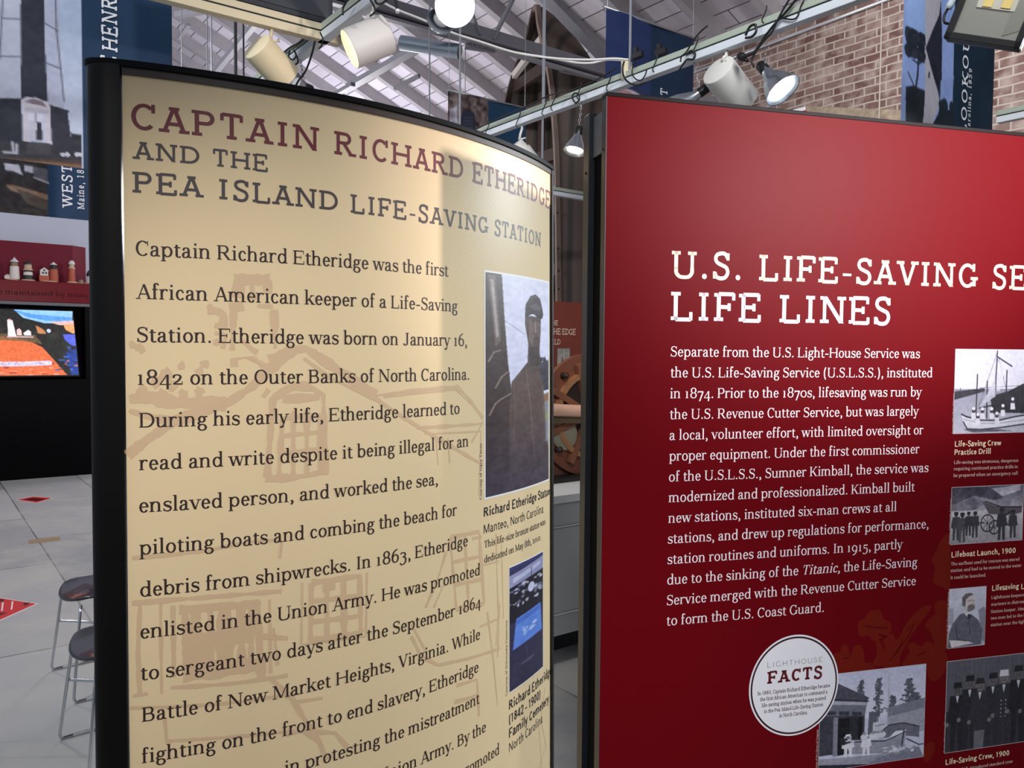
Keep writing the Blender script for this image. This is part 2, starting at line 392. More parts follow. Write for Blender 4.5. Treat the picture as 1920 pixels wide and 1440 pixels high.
# ------------------------------------------------------------------ the faces that carry print
class Arc:
    """the bent cream panel: u runs along the arc from its left edge, z is height"""
    C = np.array([-1.1044, 2.6354]); R = 1.2862; A0 = math.atan2(1.416 - 2.6354, -.685 + 1.1044); W = 1.129; LEAN = .0105
    def P(s, u, z, off=0.0):
        u = np.asarray(u, float); z = np.asarray(z, float); a = s.A0 + u / s.R
        x = s.C[0] + (s.R + off) * np.cos(a) + s.LEAN * (u / s.W) * (2.05 - z)
        y = s.C[1] + (s.R + off) * np.sin(a)
        return np.stack([x, y, z + 0 * u], -1)
    def uv(s, px, py):
        d = ray(px, py); sh = 0.0
        for _ in range(6):
            o = CAM[:2] - s.C - np.array([sh, 0]); a = d[:2] @ d[:2]; b = o @ d[:2]; c = o @ o - s.R ** 2
            t = (-b - math.sqrt(max(b * b - a * c, 0))) / a
            q = o + d[:2] * t; u = (math.atan2(q[1], q[0]) - s.A0) * s.R; z = CAM[2] + d[2] * t
            sh = s.LEAN * (u / s.W) * (2.05 - z)
        return u, z
class Flat:
    """a flat upright face: u runs along dirn from p0"""
    def __init__(s, p0, dirn, nrm):
        s.p0 = np.asarray(p0, float); s.d = np.asarray(dirn, float); s.n = np.asarray(nrm, float)
    def P(s, u, z, off=0.0):
        u = np.asarray(u, float); z = np.asarray(z, float)
        q = s.p0 + u[..., None] * s.d + np.asarray(off, float)[..., None] * s.n
        q[..., 2] = z
        return q
    def uv(s, px, py):
        q = atpl(px, py, s.p0, s.n); return float((q - s.p0) @ s.d), float(q[2])
def u_at(sf, z, px):
    """u at height z that the ray column px meets"""
    a, b = sf.uv(px, 700)[0], 0
    f = lambda u: proj(sf.P(np.array(u), np.array(z)))[0] - px
    u0, u1 = a, a + .01
    for _ in range(12):
        f0, f1 = f(u0), f(u1)
        if abs(f1 - f0) < 1e-9: break
        u0, u1 = u1, u1 - f1 * (u1 - u0) / (f1 - f0)
        if abs(u1 - u0) < 1e-7: break
    return u1
def cap_h(sf, x, yt, yb): return sf.uv(x, yt)[1] - sf.uv(x, yb)[1]
def put(mb, sf, P, F, off):
    mb.add(sf.P(P[:, 0], P[:, 1], off), F)
def line(mb, sf, s, px, py, xr, cap, face='book', track=0.0, off=.0004, z=None, sx=None, u0=None):
    """one printed line: first ink at (px, py), last ink at column xr (or horizontal scale sx)"""
    if z is None: u0_, z = sf.uv(px, py)
    if u0 is None: u0 = u_at(sf, z, px)
    P, F, a, b = layout(s, face, track)
    k = sx if sx is not None else (u_at(sf, z, xr) - u0) / (b - a)
    Q = np.c_[u0 + (P[:, 0] - a) * k, z + P[:, 1] * cap / 692.0]
    put(mb, sf, Q, F, off); return k
def vline(mb, sf, s, px, pyb, pyt, cap, face='book', track=0.0, off=.0004):
    """a line that reads upward from (px, pyb)"""
    u0, z0 = sf.uv(px, pyb); z1 = sf.uv(px, pyt)[1]
    P, F, a, b = layout(s, face, track); k = (z1 - z0) / (b - a)
    put(mb, sf, np.c_[u0 - P[:, 1] * cap / 692.0, z0 + (P[:, 0] - a) * k], F, off)
def stroke(mb, sf, pts, wid, off=.0002, wob=.35, seed=0):
    """a brushy printed stroke through pixel points, wid in metres"""
    q = np.array([sf.uv(*p) for p in pts]); L = np.r_[0, np.cumsum(np.linalg.norm(np.diff(q, axis=0), axis=1))]
    n = max(3, int(L[-1] / .006)); t = np.linspace(0, L[-1], n); P = np.c_[np.interp(t, L, q[:, 0]), np.interp(t, L, q[:, 1])]
    rg = np.random.RandomState(seed + int(abs(pts[0][0]) * 7)); W = wid * (1 + wob * np.convolve(rg.uniform(-1, 1, n + 4), np.ones(5) / 2.2, 'valid')) / 2
    D = np.gradient(P, axis=0); D /= np.maximum(np.linalg.norm(D, axis=1, keepdims=True), 1e-9); N = np.c_[-D[:, 1], D[:, 0]]
    V = np.vstack([P + N * W[:, None], P - N * W[:, None]])
    put(mb, sf, V, [(i, n + i, n + i + 1, i + 1) for i in range(n - 1)], off)
def patch(mb, sf, pts, off=.0002):
    q = np.array([sf.uv(*p) for p in pts]); put(mb, sf, q, [tuple(range(len(q)))], off)
def urect(mb, sf, u0, u1, z0, z1, off):
    n = max(2, int(abs(u1 - u0) / .02) + 1); u = np.linspace(u0, u1, n)
    mb.grid(sf.P(np.stack([u, u]), np.stack([np.full(n, z1), np.full(n, z0)]), off))

# ------------------------------------------------------------------ printed pictures: colours laid on a fine grid
class Pic:
    def __init__(s, w_, h_, bg=(200, 200, 200)):
        s.w = w_; s.h = h_; s.a = np.zeros((h_, w_, 3)); s.a[:] = bg
        s.X, s.Y = np.meshgrid((np.arange(w_) + .5) / w_, (np.arange(h_) + .5) / h_)
    def mix(s, m, c, al=1.0):
        m = np.clip(m * al, 0, 1)[..., None]; s.a = s.a * (1 - m) + np.asarray(c, float) * m; return s
    def vgrad(s, c0, c1, y0=0, y1=1):
        t = np.clip((s.Y - y0) / (y1 - y0), 0, 1)[..., None]; ins = ((s.Y >= y0) & (s.Y <= y1))[..., None]
        s.a = np.where(ins, np.asarray(c0, float) * (1 - t) + np.asarray(c1, float) * t, s.a); return s
    def poly(s, pts, c, al=1.0):
        m = 0; q = np.asarray(pts, float)
        for dx, dy in ((-.25, -.25), (.25, -.25), (-.25, .25), (.25, .25)):
            X = s.X + dx / s.w; Y = s.Y + dy / s.h; ins = np.zeros_like(X, bool)
            for i in range(len(q)):
                (x0, y0), (x1, y1) = q[i - 1], q[i]
                if y0 == y1: continue
                c_ = ((y0 > Y) != (y1 > Y)) & (X < (x1 - x0) * (Y - y0) / (y1 - y0) + x0); ins ^= c_
            m = m + ins / 4.0
        return s.mix(m, c, al)
    def ell(s, cx, cy, rx, ry, c, al=1.0, soft=.15):
        d = np.hypot((s.X - cx) / rx, (s.Y - cy) / ry); return s.mix(np.clip((1 - d) / soft + .5, 0, 1), c, al)
    def ln(s, pts, wd, c, al=1.0):
        asp = s.h / s.w
        for (x0, y0), (x1, y1) in zip(pts[:-1], pts[1:]):
            dx, dy = x1 - x0, (y1 - y0) * asp; L = dx * dx + dy * dy + 1e-12
            t = np.clip(((s.X - x0) * dx + (s.Y - y0) * asp * dy) / L, 0, 1)
            d = np.hypot(s.X - x0 - t * dx, (s.Y - y0) * asp - t * dy); s.mix(np.clip((wd / 2 - d) * s.w + .5, 0, 1), c, al)
        return s
    def noise(s, amp, cell=6, seed=1, box=None):
        rg = np.random.RandomState(seed); gh, gw = s.h // cell + 3, s.w // cell + 3; g = rg.uniform(-1, 1, (gh, gw))
        yy = s.Y * s.h / cell; xx = s.X * s.w / cell; i = yy.astype(int); j = xx.astype(int); fy = yy - i; fx = xx - j
        v = g[i, j] * (1 - fy) * (1 - fx) + g[i + 1, j] * fy * (1 - fx) + g[i, j + 1] * (1 - fy) * fx + g[i + 1, j + 1] * fy * fx
        k = 1.0
        if box: k = ((s.X >= box[0]) & (s.X <= box[2]) & (s.Y >= box[1]) & (s.Y <= box[3])) * 1.0
        s.a = np.clip(s.a + (v * amp * k)[..., None], 0, 255); return s
    def blobs(s, n, box, r, cols, seed=1, al=1.0, asp=1.0):
        rg = random.Random(seed)
        for _ in range(n):
            s.ell(rg.uniform(box[0], box[2]), rg.uniform(box[1], box[3]), r * rg.uniform(.5, 1.3), r * asp * rg.uniform(.5, 1.3), rg.choice(cols), al, .3)
        return s
    def rgba(s):
        return np.concatenate([srgb(np.clip(s.a, 0, 255)), np.ones((s.h, s.w, 1))], -1).reshape(-1, 4)
def print_pic(name, pic, sf, u0, u1, z0, z1, off, m, parent, fold=0.0, folds=3):
    """u0..u1 left to right, z1 top to z0 bottom"""
    u = np.linspace(u0, u1, pic.w); z = np.linspace(z1, z0, pic.h); U, Z = np.meshgrid(u, z)
    mb = MB(); mb.grid(sf.P(U, Z, off)); 
    return mb.build(name, m, parent, colors=pic.rgba())
# ------------------------------------------------------------------ printed pictures on the two panels
def pic_statue():
    p = Pic(100, 340); p.vgrad((226, 226, 248), (212, 212, 240))
    p.ln([(.24, .21), (.54, .27)], .008, (150, 145, 165))
    p.poly([(.76, .44), (.8, .36), (.84, .42), (.9, .37), (.96, .40), (1, .38), (1, .56), (.74, .56)], (62, 60, 76))
    p.blobs(30, (.78, .38, 1, .5), .035, [(50, 48, 60), (70, 70, 85)], 4, asp=.3)
    p.poly([(.84, .545), (1, .54), (1, .556), (.84, .56)], (225, 225, 238)); p.poly([(.86, .565), (1, .56), (1, .60), (.9, .61)], (150, 110, 80))
    p.poly([(.86, .60), (1, .595), (1, .9), (.9, .9)], (140, 140, 152)); p.poly([(.86, .66), (.98, .65), (.98, .69), (.88, .70)], (150, 150, 110))
    p.poly([(0, 0), (.2, 0), (.235, .2), (.28, .40), (.36, .62), (.4, 1), (0, 1)], (66, 50, 50))
    p.poly([(.03, .01), (.12, .01), (.19, .30), (.12, .33)], (112, 96, 94)); p.poly([(.06, .03), (.1, .03), (.16, .28), (.13, .29)], (176, 162, 160))
    p.poly([(.57, .40), (.42, .455), (.33, .49), (.30, .60), (.30, 1), (1, 1), (1, .84), (.97, .82), (.93, .80), (.90, .6), (.87, .52), (.80, .44)], (92, 74, 70))
    p.poly([(.53, .177), (.53, .22), (.56, .27), (.585, .31), (.57, .42), (.70, .46), (.80, .43), (.795, .33), (.815, .25), (.82, .18)], (84, 68, 66)); p.poly([(.60, .2), (.66, .2), (.69, .27), (.66, .32), (.6, .3)], (112, 94, 90)); p.poly([(.72, .2), (.80, .2), (.79, .28), (.74, .27)], (104, 86, 84)); p.poly([(.6, .33), (.78, .325), (.78, .42), (.62, .42)], (64, 52, 54))
    p.poly([(.53, .18), (.54, .126), (.62, .083), (.71, .07), (.8, .087), (.845, .13), (.868, .16), (.85, .185), (.78, .19), (.68, .165)], (58, 50, 58))
    p.poly([(.60, .13), (.72, .115), (.82, .13), (.80, .15), (.66, .145)], (88, 80, 88))
    p.ln([(.70, .205), (.715, .255)], .03, (150, 132, 128), .85); p.ln([(.66, .262), (.76, .258)], .012, (56, 46, 50), .6); p.ln([(.62, .095), (.72, .08), (.8, .095)], .015, (110, 98, 100), .7); p.ln([(.545, .18), (.66, .163), (.8, .178), (.86, .168)], .02, (36, 30, 36))
    p.ln([(.66, .20), (.70, .205)], .015, (36, 30, 36)); p.ln([(.74, .20), (.79, .205)], .015, (36, 30, 36)); p.ln([(.69, .285), (.76, .283)], .014, (40, 32, 36))
    p.ln([(.55, .44), (.62, .60), (.70, .86)], .022, (128, 106, 96), .8); p.ln([(.86, .52), (.885, .65), (.9, .8)], .016, (130, 108, 100), .8)
    p.ln([(.36, .50), (.38, .60), (.36, .76)], .02, (110, 92, 88), .7); p.ln([(.62, .47), (.68, .6), (.72, .75)], .014, (98, 82, 80), .7); p.ln([(.47, .49), (.5, .6)], .012, (104, 88, 84), .7)
    for q in ([(.04, .40), (.1, .36), (.18, .35)], [(.12, .52), (.2, .47), (.28, .45)], [(.05, .64), (.12, .59), (.2, .57), (.32, .55)]):
        p.ln(q, .05, (60, 46, 46)); p.ln([(x, y - .006) for x, y in q], .022, (156, 136, 126), .85)
    p.ln([(.02, .92), (.14, .86), (.18, .78)], .012, (92, 80, 90), .7)
    p.vgrad_low = None
    t = np.clip((p.Y - .62) / .35, 0, 1) * ((p.X < .93) | (p.Y > .8)); p.mix(t, (64, 58, 76), .75)
    return p.noise(9, 4, 3).noise(7, 9, 5)
def pic_grave():
    p = Pic(56, 210, (52, 48, 76)); p.vgrad((64, 66, 128), (50, 46, 72), 0, .07)
    p.poly([(0, .07), (1, .03), (1, .17), (.6, .22), (0, .19)], (150, 152, 190)); p.poly([(.1, .1), (.9, .06), (.9, .09), (.1, .14)], (190, 192, 222))
    p.poly([(0, .17), (.5, .15), (1, .14), (1, .44), (0, .46)], (34, 33, 46)); p.blobs(70, (0, .17, 1, .34), .05, [(214, 214, 236), (120, 120, 150), (30, 30, 40)], 8, .8, .25)
    p.ln([(.6, .08), (.6, .16)], .02, (40, 40, 70)); p.ell(.6, .24, .1, .04, (205, 206, 235))
    p.poly([(.09, .677), (.18, .437), (.9, .42), (.95, .66)], (96, 138, 226)); p.poly([(.2, .45), (.88, .435), (.88, .47), (.2, .49)], (76, 112, 206))
    p.blobs(10, (.35, .53, .75, .6), .06, [(196, 212, 250), (140, 172, 240)], 5, .8, .25)
    p.ln([(.45, .7), (.48, .82)], .03, (74, 70, 100)); p.ell(.5, .83, .2, .012, (86, 82, 112)); return p.noise(7, 4, 2)
def pic_boat():
    p = Pic(190, 136); p.vgrad((196, 204, 226), (222, 226, 240), 0, .47); p.vgrad((142, 147, 166), (196, 200, 216), .47, 1)
    p.poly([(0, .5), (.306, .462), (.31, .5), (0, .6)], (52, 53, 62)); p.ln([(.06, .5), (.06, .46)], .006, (60, 60, 70)); p.ln([(.25, .46), (.9, .42)], .005, (110, 112, 125))
    p.poly([(.36, .56), (.55, .50), (.72, .40), (.9, .5), (.95, .78), (.55, .76), (.4, .76)], (46, 47, 54))
    for q in ([(.425, .02), (.41, .77)], [(.228, .3), (.225, .83)], [(.33, .38), (.335, .82)], [(.53, .25), (.53, .75)], [(.43, .09), (.58, .2)]): p.ln(q, .012, (44, 45, 54))
    for q in ([(.42, .05), (.25, .68)], [(.42, .08), (.53, .48)], [(.44, .1), (.5, .34)]): p.ln(q, .004, (90, 92, 104))
    p.poly([(.41, .3), (.42, .56), (.26, .69), (.37, .45)], (198, 203, 220), .85); p.poly([(.44, .12), (.5, .3), (.46, .5), (.43, .5)], (214, 218, 232), .8)
    p.ln([(.26, .7), (.4, .665)], .012, (40, 40, 50))
    p.poly([(.08, .775), (.13, .80), (.28, .845), (.46, .85), (.6, .81), (.8, .78), (.8, .88), (.46, .935), (.26, .95), (.14, .945), (.10, .87)], (220, 223, 236))
    p.ln([(.08, .77), (.13, .8), (.28, .845), (.46, .85), (.62, .81), (.8, .78)], .012, (38, 38, 46)); p.ln([(.10, .86), (.14, .945), (.28, .955), (.46, .94), (.8, .89)], .012, (60, 60, 72))
    p.ln([(.1, .83), (.28, .88), (.46, .885), (.8, .84)], .005, (130, 132, 146))
    for x, y in ((.2, .73), (.29, .735), (.385, .735), (.5, .70), (.44, .79), (.245, .80), (.6, .62)):
        p.ell(x, y, .018, .03, (60, 58, 64)); p.ell(x, y - .025, .016, .02, (232, 234, 244)); p.poly([(x - .022, y + .025), (x + .02, y + .025), (x + .03, y + .1), (x - .02, y + .1)], (226, 228, 240))
    p.poly([(.1, .95), (.46, .955), (.6, .98), (.2, .99)], (70, 72, 86), .8); return p.noise(10, 4, 3)
def man(p, x, y, h, c, head=(90, 86, 88), cap=None, wd=.22, legs=True):
    """standing figure: feet at y, height h (in picture heights)"""
    a = p.h / p.w; w_ = h * wd * a
    p.poly([(x - w_ * .45, y - h * .82), (x + w_ * .45, y - h * .82), (x + w_ * .62, y - h * .45), (x + w_ * .4, y - h * .42), (x - w_ * .4, y - h * .42), (x - w_ * .62, y - h * .45)], c)
    if legs:
        p.poly([(x - w_ * .38, y - h * .45), (x - w_ * .02, y - h * .45), (x - w_ * .12, y), (x - w_ * .38, y)], c); p.poly([(x + w_ * .02, y - h * .45), (x + w_ * .38, y - h * .45), (x + w_ * .42, y), (x + w_ * .14, y)], c)
    p.ell(x, y - h * .90, w_ * .24, h * .075, head)
    if cap is not None: p.poly([(x - w_ * .28, y - h * .92), (x - w_ * .24, y - h), (x + w_ * .24, y - h), (x + w_ * .28, y - h * .92)], cap)
def pic_launch():
    p = Pic(180, 116); p.vgrad((92, 90, 104), (176, 172, 184), 0, .42); p.vgrad((206, 202, 208), (150, 146, 152), .42, 1)
    p.poly([(0, .0), (.5, .02), (.74, .2), (.6, .26), (.3, .16), (0, .32)], (66, 64, 76), .85); p.poly([(.55, .05), (.95, 0), (.95, .1), (.7, .2)], (204, 200, 210), .7); p.poly([(0, .3), (.3, .2), (.5, .3), (.3, .42), (0, .42)], (104, 100, 112), .7)
    p.noise(24, 14, 9, (0, 0, 1, .42)).noise(16, 5, 6)
    p.poly([(.42, .27), (.6, .36), (.85, .4), (.98, .38), (.98, .5), (.85, .54), (.52, .5)], (92, 88, 94)); p.ln([(.46, .27), (.68, .38), (.96, .40)], .012, (36, 34, 40))
    for cx, cy, r in ((.50, .66, .15), (.60, .74, .12), (.82, .6, .12)):
        for k in range(8): p.ln([(cx, cy), (cx + .6 * r * math.cos(k * .785), cy + r * math.sin(k * .785))], .006, (44, 42, 48))
        th = np.linspace(0, 6.3, 22); p.ln([(cx + .6 * r * math.cos(t), cy + r * math.sin(t)) for t in th], .014, (36, 34, 40))
    for x, y, h, c in ((.07, .93, .50, (70, 68, 74)), (.155, .97, .52, (82, 79, 86)), (.24, .86, .42, (58, 56, 62)), (.33, .90, .46, (64, 62, 68)), (.70, .98, .58, (56, 54, 60)), (.86, .95, .5, (60, 58, 64))): man(p, x, y, h, c, (58, 54, 56), (40, 38, 42), .34)
    p.ln([(.15, .68), (.45, .64)], .012, (50, 48, 54)); return p.noise(8, 3, 4)
def pic_portrait():
    p = Pic(80, 128, (196, 198, 216)); p.vgrad((206, 208, 224), (184, 186, 204)); p.noise(16, 14, 2)
    p.poly([(.8, .4), (.95, .34), (1, .4), (1, .95), (.9, .9)], (122, 122, 134), .8); p.poly([(0, .35), (.12, .32), (.14, .6), (0, .6)], (140, 140, 152), .6)
    p.poly([(.10, .60), (.3, .44), (.42, .42), (.62, .46), (.80, .56), (.92, .72), (.9, .98), (0, 1), (.03, .74)], (98, 98, 112)); p.poly([(.4, .43), (.52, .5), (.58, .46), (.6, .42)], (226, 226, 236))
    p.ln([(.42, .44), (.55, .56), (.6, .8)], .02, (62, 62, 74)); p.ln([(.62, .62), (.74, .66)], .02, (60, 60, 70)); p.poly([(.5, .46), (.56, .44), (.62, .5), (.54, .54)], (52, 52, 60))
    p.ell(.54, .255, .155, .145, (206, 196, 196)); p.poly([(.36, .3), (.35, .16), (.44, .1), (.58, .09), (.66, .13), (.54, .15), (.45, .2), (.44, .32)], (104, 98, 102))
    p.ell(.6, .34, .1, .055, (112, 104, 104)); p.ell(.55, .375, .06, .035, (124, 116, 116)); p.ln([(.52, .225), (.58, .222)], .02, (82, 74, 76)); p.ln([(.63, .222), (.67, .225)], .018, (82, 74, 76)); p.ln([(.62, .23), (.65, .28), (.61, .285)], .012, (168, 156, 156))
    p.poly([(.04, .86), (.5, .9), (.7, .95), (.1, .99)], (214, 210, 214)); p.ln([(.2, .62), (.26, .86), (.5, .9)], .03, (70, 70, 82)); return p.noise(9, 4, 7).noise(6, 2, 8)
def pic_group():
    p = Pic(200, 165, (88, 87, 98))
    rg = random.Random(3)
    for k in range(60): x = rg.random(); p.ln([(x, 0), (x + .01, 1)], .006, (rg.choice(((112, 111, 122), (70, 69, 80), (98, 97, 108)))), .5)
    p.poly([(0, .55), (1, .5), (1, 1), (0, 1)], (40, 40, 48), .75)
    for x, y, h, c, cp, hd in ((.12, 1.02, .78, (34, 34, 41), (28, 28, 34), (92, 88, 92)), (.25, 1.0, .82, (40, 40, 47), (30, 30, 36), (104, 98, 100)), (.50, .98, .80, (44, 44, 51), (36, 36, 42), (108, 102, 104)), (.36, 1.04, .82, (50, 50, 58), (40, 40, 46), (116, 110, 112)), (.62, 1.02, .86, (48, 48, 56), (214, 214, 224), (126, 120, 120)), (.78, .99, .86, (34, 34, 40), (36, 36, 42), (100, 96, 98)), (.92, 1.0, .84, (40, 40, 46), (34, 34, 40), (100, 96, 98))):
        man(p, x, y, h, c, hd, cp, .26); a = p.h / p.w; w_ = h * .26 * a
        p.poly([(x - w_ * .10, y - h * .81), (x + w_ * .10, y - h * .81), (x, y - h * .70)], (206, 206, 216)); p.ell(x - w_ * .1, y - h * .895, w_ * .05, h * .008, (40, 38, 42)); p.ell(x + w_ * .1, y - h * .895, w_ * .05, h * .008, (40, 38, 42)); p.ln([(x - w_ * .12, y - h * .865), (x + w_ * .12, y - h * .865)], .008, (60, 54, 56))
        p.ell(x - w_ * .62, y - h * .42, w_ * .12, h * .03, (120, 114, 116)); p.ell(x + w_ * .62, y - h * .42, w_ * .12, h * .03, (120, 114, 116))
    for k in range(5): p.ell(.595, .50 + k * .045, .006, .008, (170, 170, 180)); p.ell(.645, .50 + k * .045, .006, .008, (170, 170, 180))
    p.poly([(.31, .80), (.42, .80), (.41, 1), (.31, 1)], (108, 107, 116)); return p.noise(8, 3, 4)
def pic_station():
    p = Pic(190, 205, (196, 199, 222)); p.vgrad((190, 194, 220), (210, 213, 230), 0, .5)
    for cx, cy, rx, ry, sd in ((.38, .22, .05, .12, 1), (.545, .3, .065, .2, 2), (.84, .28, .10, .14, 3), (.9, .36, .08, .06, 4), (.68, .38, .05, .08, 5)):
        p.ln([(cx, cy - ry), (cx, cy + ry * 1.3)], .008, (70, 73, 86)); rg_ = random.Random(sd); [p.ell(cx + rx * rg_.gauss(0, .42) * (.35 + .65 * k / 150.0), cy - ry + 2 * ry * k / 150.0, .011, .010, rg_.choice([(80, 84, 96), (104, 108, 120), (64, 67, 80)]), .8, .3) for k in range(150)]
    p.ln([(.645, .05), (.64, .6)], .014, (150, 152, 168)); p.ln([(.645, .05), (.64, .6)], .005, (220, 222, 236))
    p.poly([(.64, .42), (1, .36), (1, .47), (.64, .52)], (122, 124, 140)); p.poly([(.64, .52), (1, .47), (1, .72), (.64, .72)], (156, 158, 174))
    p.poly([(0, .08), (.16, .10), (.46, .29), (.44, .32), (0, .24)], (74, 75, 90)); p.poly([(0, .24), (.44, .32), (.42, .48), (0, .42)], (108, 110, 126)); p.poly([(.0, .26), (.43, .335), (.43, .365), (0, .30)], (168, 170, 186)); p.ln([(0, .245), (.45, .325)], .014, (40, 41, 52))
    for x in (.06, .18, .30): p.poly([(x, .365 + x * .16), (x + .09, .38 + x * .16), (x + .09, .42 + x * .16), (x, .405 + x * .16)], (56, 57, 70))
    p.poly([(0, .42), (.42, .47), (.42, .84), (0, .84)], (62, 62, 74)); p.poly([(.17, .47), (.40, .48), (.40, .84), (.17, .86)], (24, 24, 30)); p.poly([(.28, .47), (.36, .475), (.36, .84), (.28, .85)], (44, 44, 54)); p.poly([(.13, .45), (.17, .455), (.17, .86), (.13, .86)], (132, 134, 150)); p.poly([(.46, .44), (.54, .45), (.53, .72), (.45, .72)], (92, 94, 108))
    p.poly([(.50, .56), (.62, .55), (.62, .64), (.5, .66)], (196, 199, 214)); p.ln([(.52, .6), (.61, .59)], .008, (90, 92, 104))
    p.poly([(.55, .68), (.66, .60), (.80, .60), (.95, .66), (.95, .78), (.8, .74), (.56, .74)], (104, 106, 120)); p.ln([(.56, .68), (.66, .605), (.80, .605), (.95, .665)], .012, (50, 50, 60))
    p.poly([(.24, .73), (.3, .71), (.62, .76), (.82, .68), (.82, .74), (.80, .86), (.6, .9), (.3, .86)], (146, 148, 164)); p.poly([(.64, .76), (.72, .68), (.83, .68), (.80, .72)], (222, 224, 236)); p.ln([(.24, .73), (.62, .77), (.82, .70)], .012, (54, 54, 66)); p.ln([(.8, .68), (.78, .86)], .014, (48, 48, 58))
    for x, y, h in ((.27, .90, .25), (.44, .90, .22)): man(p, x, y, h, (222, 223, 234), (110, 106, 110), (232, 233, 244), .36)
    for x in (.42, .50, .55, .59): p.ell(x, .70, .035, .035, (210, 212, 226)); p.ell(x, .665, .016, .016, (150, 148, 154))
    p.poly([(.2, .69), (.3, .66), (.36, .69), (.3, .74), (.2, .76)], (60, 60, 70)); p.blobs(20, (.2, .66, .34, .74), .016, [(190, 190, 204), (40, 40, 48)], 6)
    p.poly([(0, .87), (.6, .91), (.95, .88), (1, 1), (0, 1)], (124, 126, 144)); p.poly([(0, .90), (.45, .99), (.45, 1), (0, 1)], (46, 46, 56)); p.poly([(0, .87), (.62, .915), (.45, .99), (0, .93)], (150, 152, 168))
    p.blobs(22, (.62, .84, .92, .92), .035, [(196, 199, 214), (220, 222, 234), (140, 142, 158)], 9, .9, .6); p.ln([(.83, .78), (.95, .86), (1, .86)], .012, (50, 50, 60)); return p.noise(11, 4, 3)

BLACK = mat('black_frame', (20, 20, 22), .38); INK = mat('ink_dark_brown', (50, 33, 28), .5); PRN = mat_print('printed_picture', .42)
BORD = mat('print_border_white', (240, 238, 240), .45)

# ------------------------------------------------------------------ the bent cream panel
LP = Arc()
lp = thing('text_panel', 'curved cream exhibit text panel with dark red heading and black rails', 'panel', (-.32, 1.75, 0))
CREAM = mat('cream_print', (230, 206, 164), .4, bump=.12, bscale=420, spec=.2)
mb = MB(); u = np.linspace(0, LP.W, 46); z = np.linspace(.12, 2.05, 30); U, Z = np.meshgrid(u, z[::-1]); mb.grid(LP.P(U, Z, 0)); mb.build('panel_face', CREAM, lp, smooth=True)
mb = MB()   # back of the panel
mb.grid(LP.P(U[:, ::-1], Z, -.035)); mb.build('back_board', BLACK, lp, smooth=True)
def arc_rail(u0, u1, z0, z1, o0, o1, n=50):
    m_ = MB(); us = np.linspace(u0, u1, n); vs = []
    for a in us:
        for (o, zz) in ((o1, z0), (o1, z1), (o0, z1), (o0, z0)): vs.append(LP.P(np.array(a), np.array(zz), o))
    fs = [(4 * i + k, 4 * i + 4 + k, 4 * i + 4 + (k + 1) % 4, 4 * i + (k + 1) % 4) for i in range(n - 1) for k in range(4)]
    fs += [(0, 1, 2, 3), (4 * n - 1, 4 * n - 2, 4 * n - 3, 4 * n - 4)]
    return m_.add(np.array(vs), fs)
arc_rail(-.004, LP.W + .012, 2.062, 2.074, -.05, .008).build('top_rail', mat('rail_black', (6, 6, 7), .55, spec=.15), lp, bevel=.0015)
arc_rail(0, LP.W, 2.0495, 2.062, -.05, .0035).build('top_channel', mat('channel_brown', (58, 48, 42), .5), lp)
arc_rail(0, LP.W, .03, .12, -.05, .006).build('bottom_rail', BLACK, lp)
arc_rail(LP.W - .0005, LP.W + .011, 0, 2.062, -.05, .006, 3).build('side_trim', mat('trim_black', (17, 17, 19), .5), lp)
mb = MB(); prof = []
for k in range(15):
    t = math.pi * (-.5 + k / 14.0); prof.append((-.003 - .056 * (math.cos(t) ** .8 if math.cos(t) > 1e-6 else 0), -.021 + .027 * math.sin(t)))
base = [LP.P(np.array(a), np.array(0.0), o) for a, o in prof]
mb.prism(np.array(base), (0, 0, 2.066)); mb.build('end_post', mat('post_black', (8, 7, 7), .32, spec=.25), lp, smooth='auto')
mb = MB(); vs = []
for a, o in prof: vs.append(LP.P(np.array(a * 1.08), np.array(2.066), o * 1.06))
mb.prism(np.array(vs), (0, 0, .008)); mb.build('post_cap', mat('rail_black', (6, 6, 7), .55, spec=.15), lp)

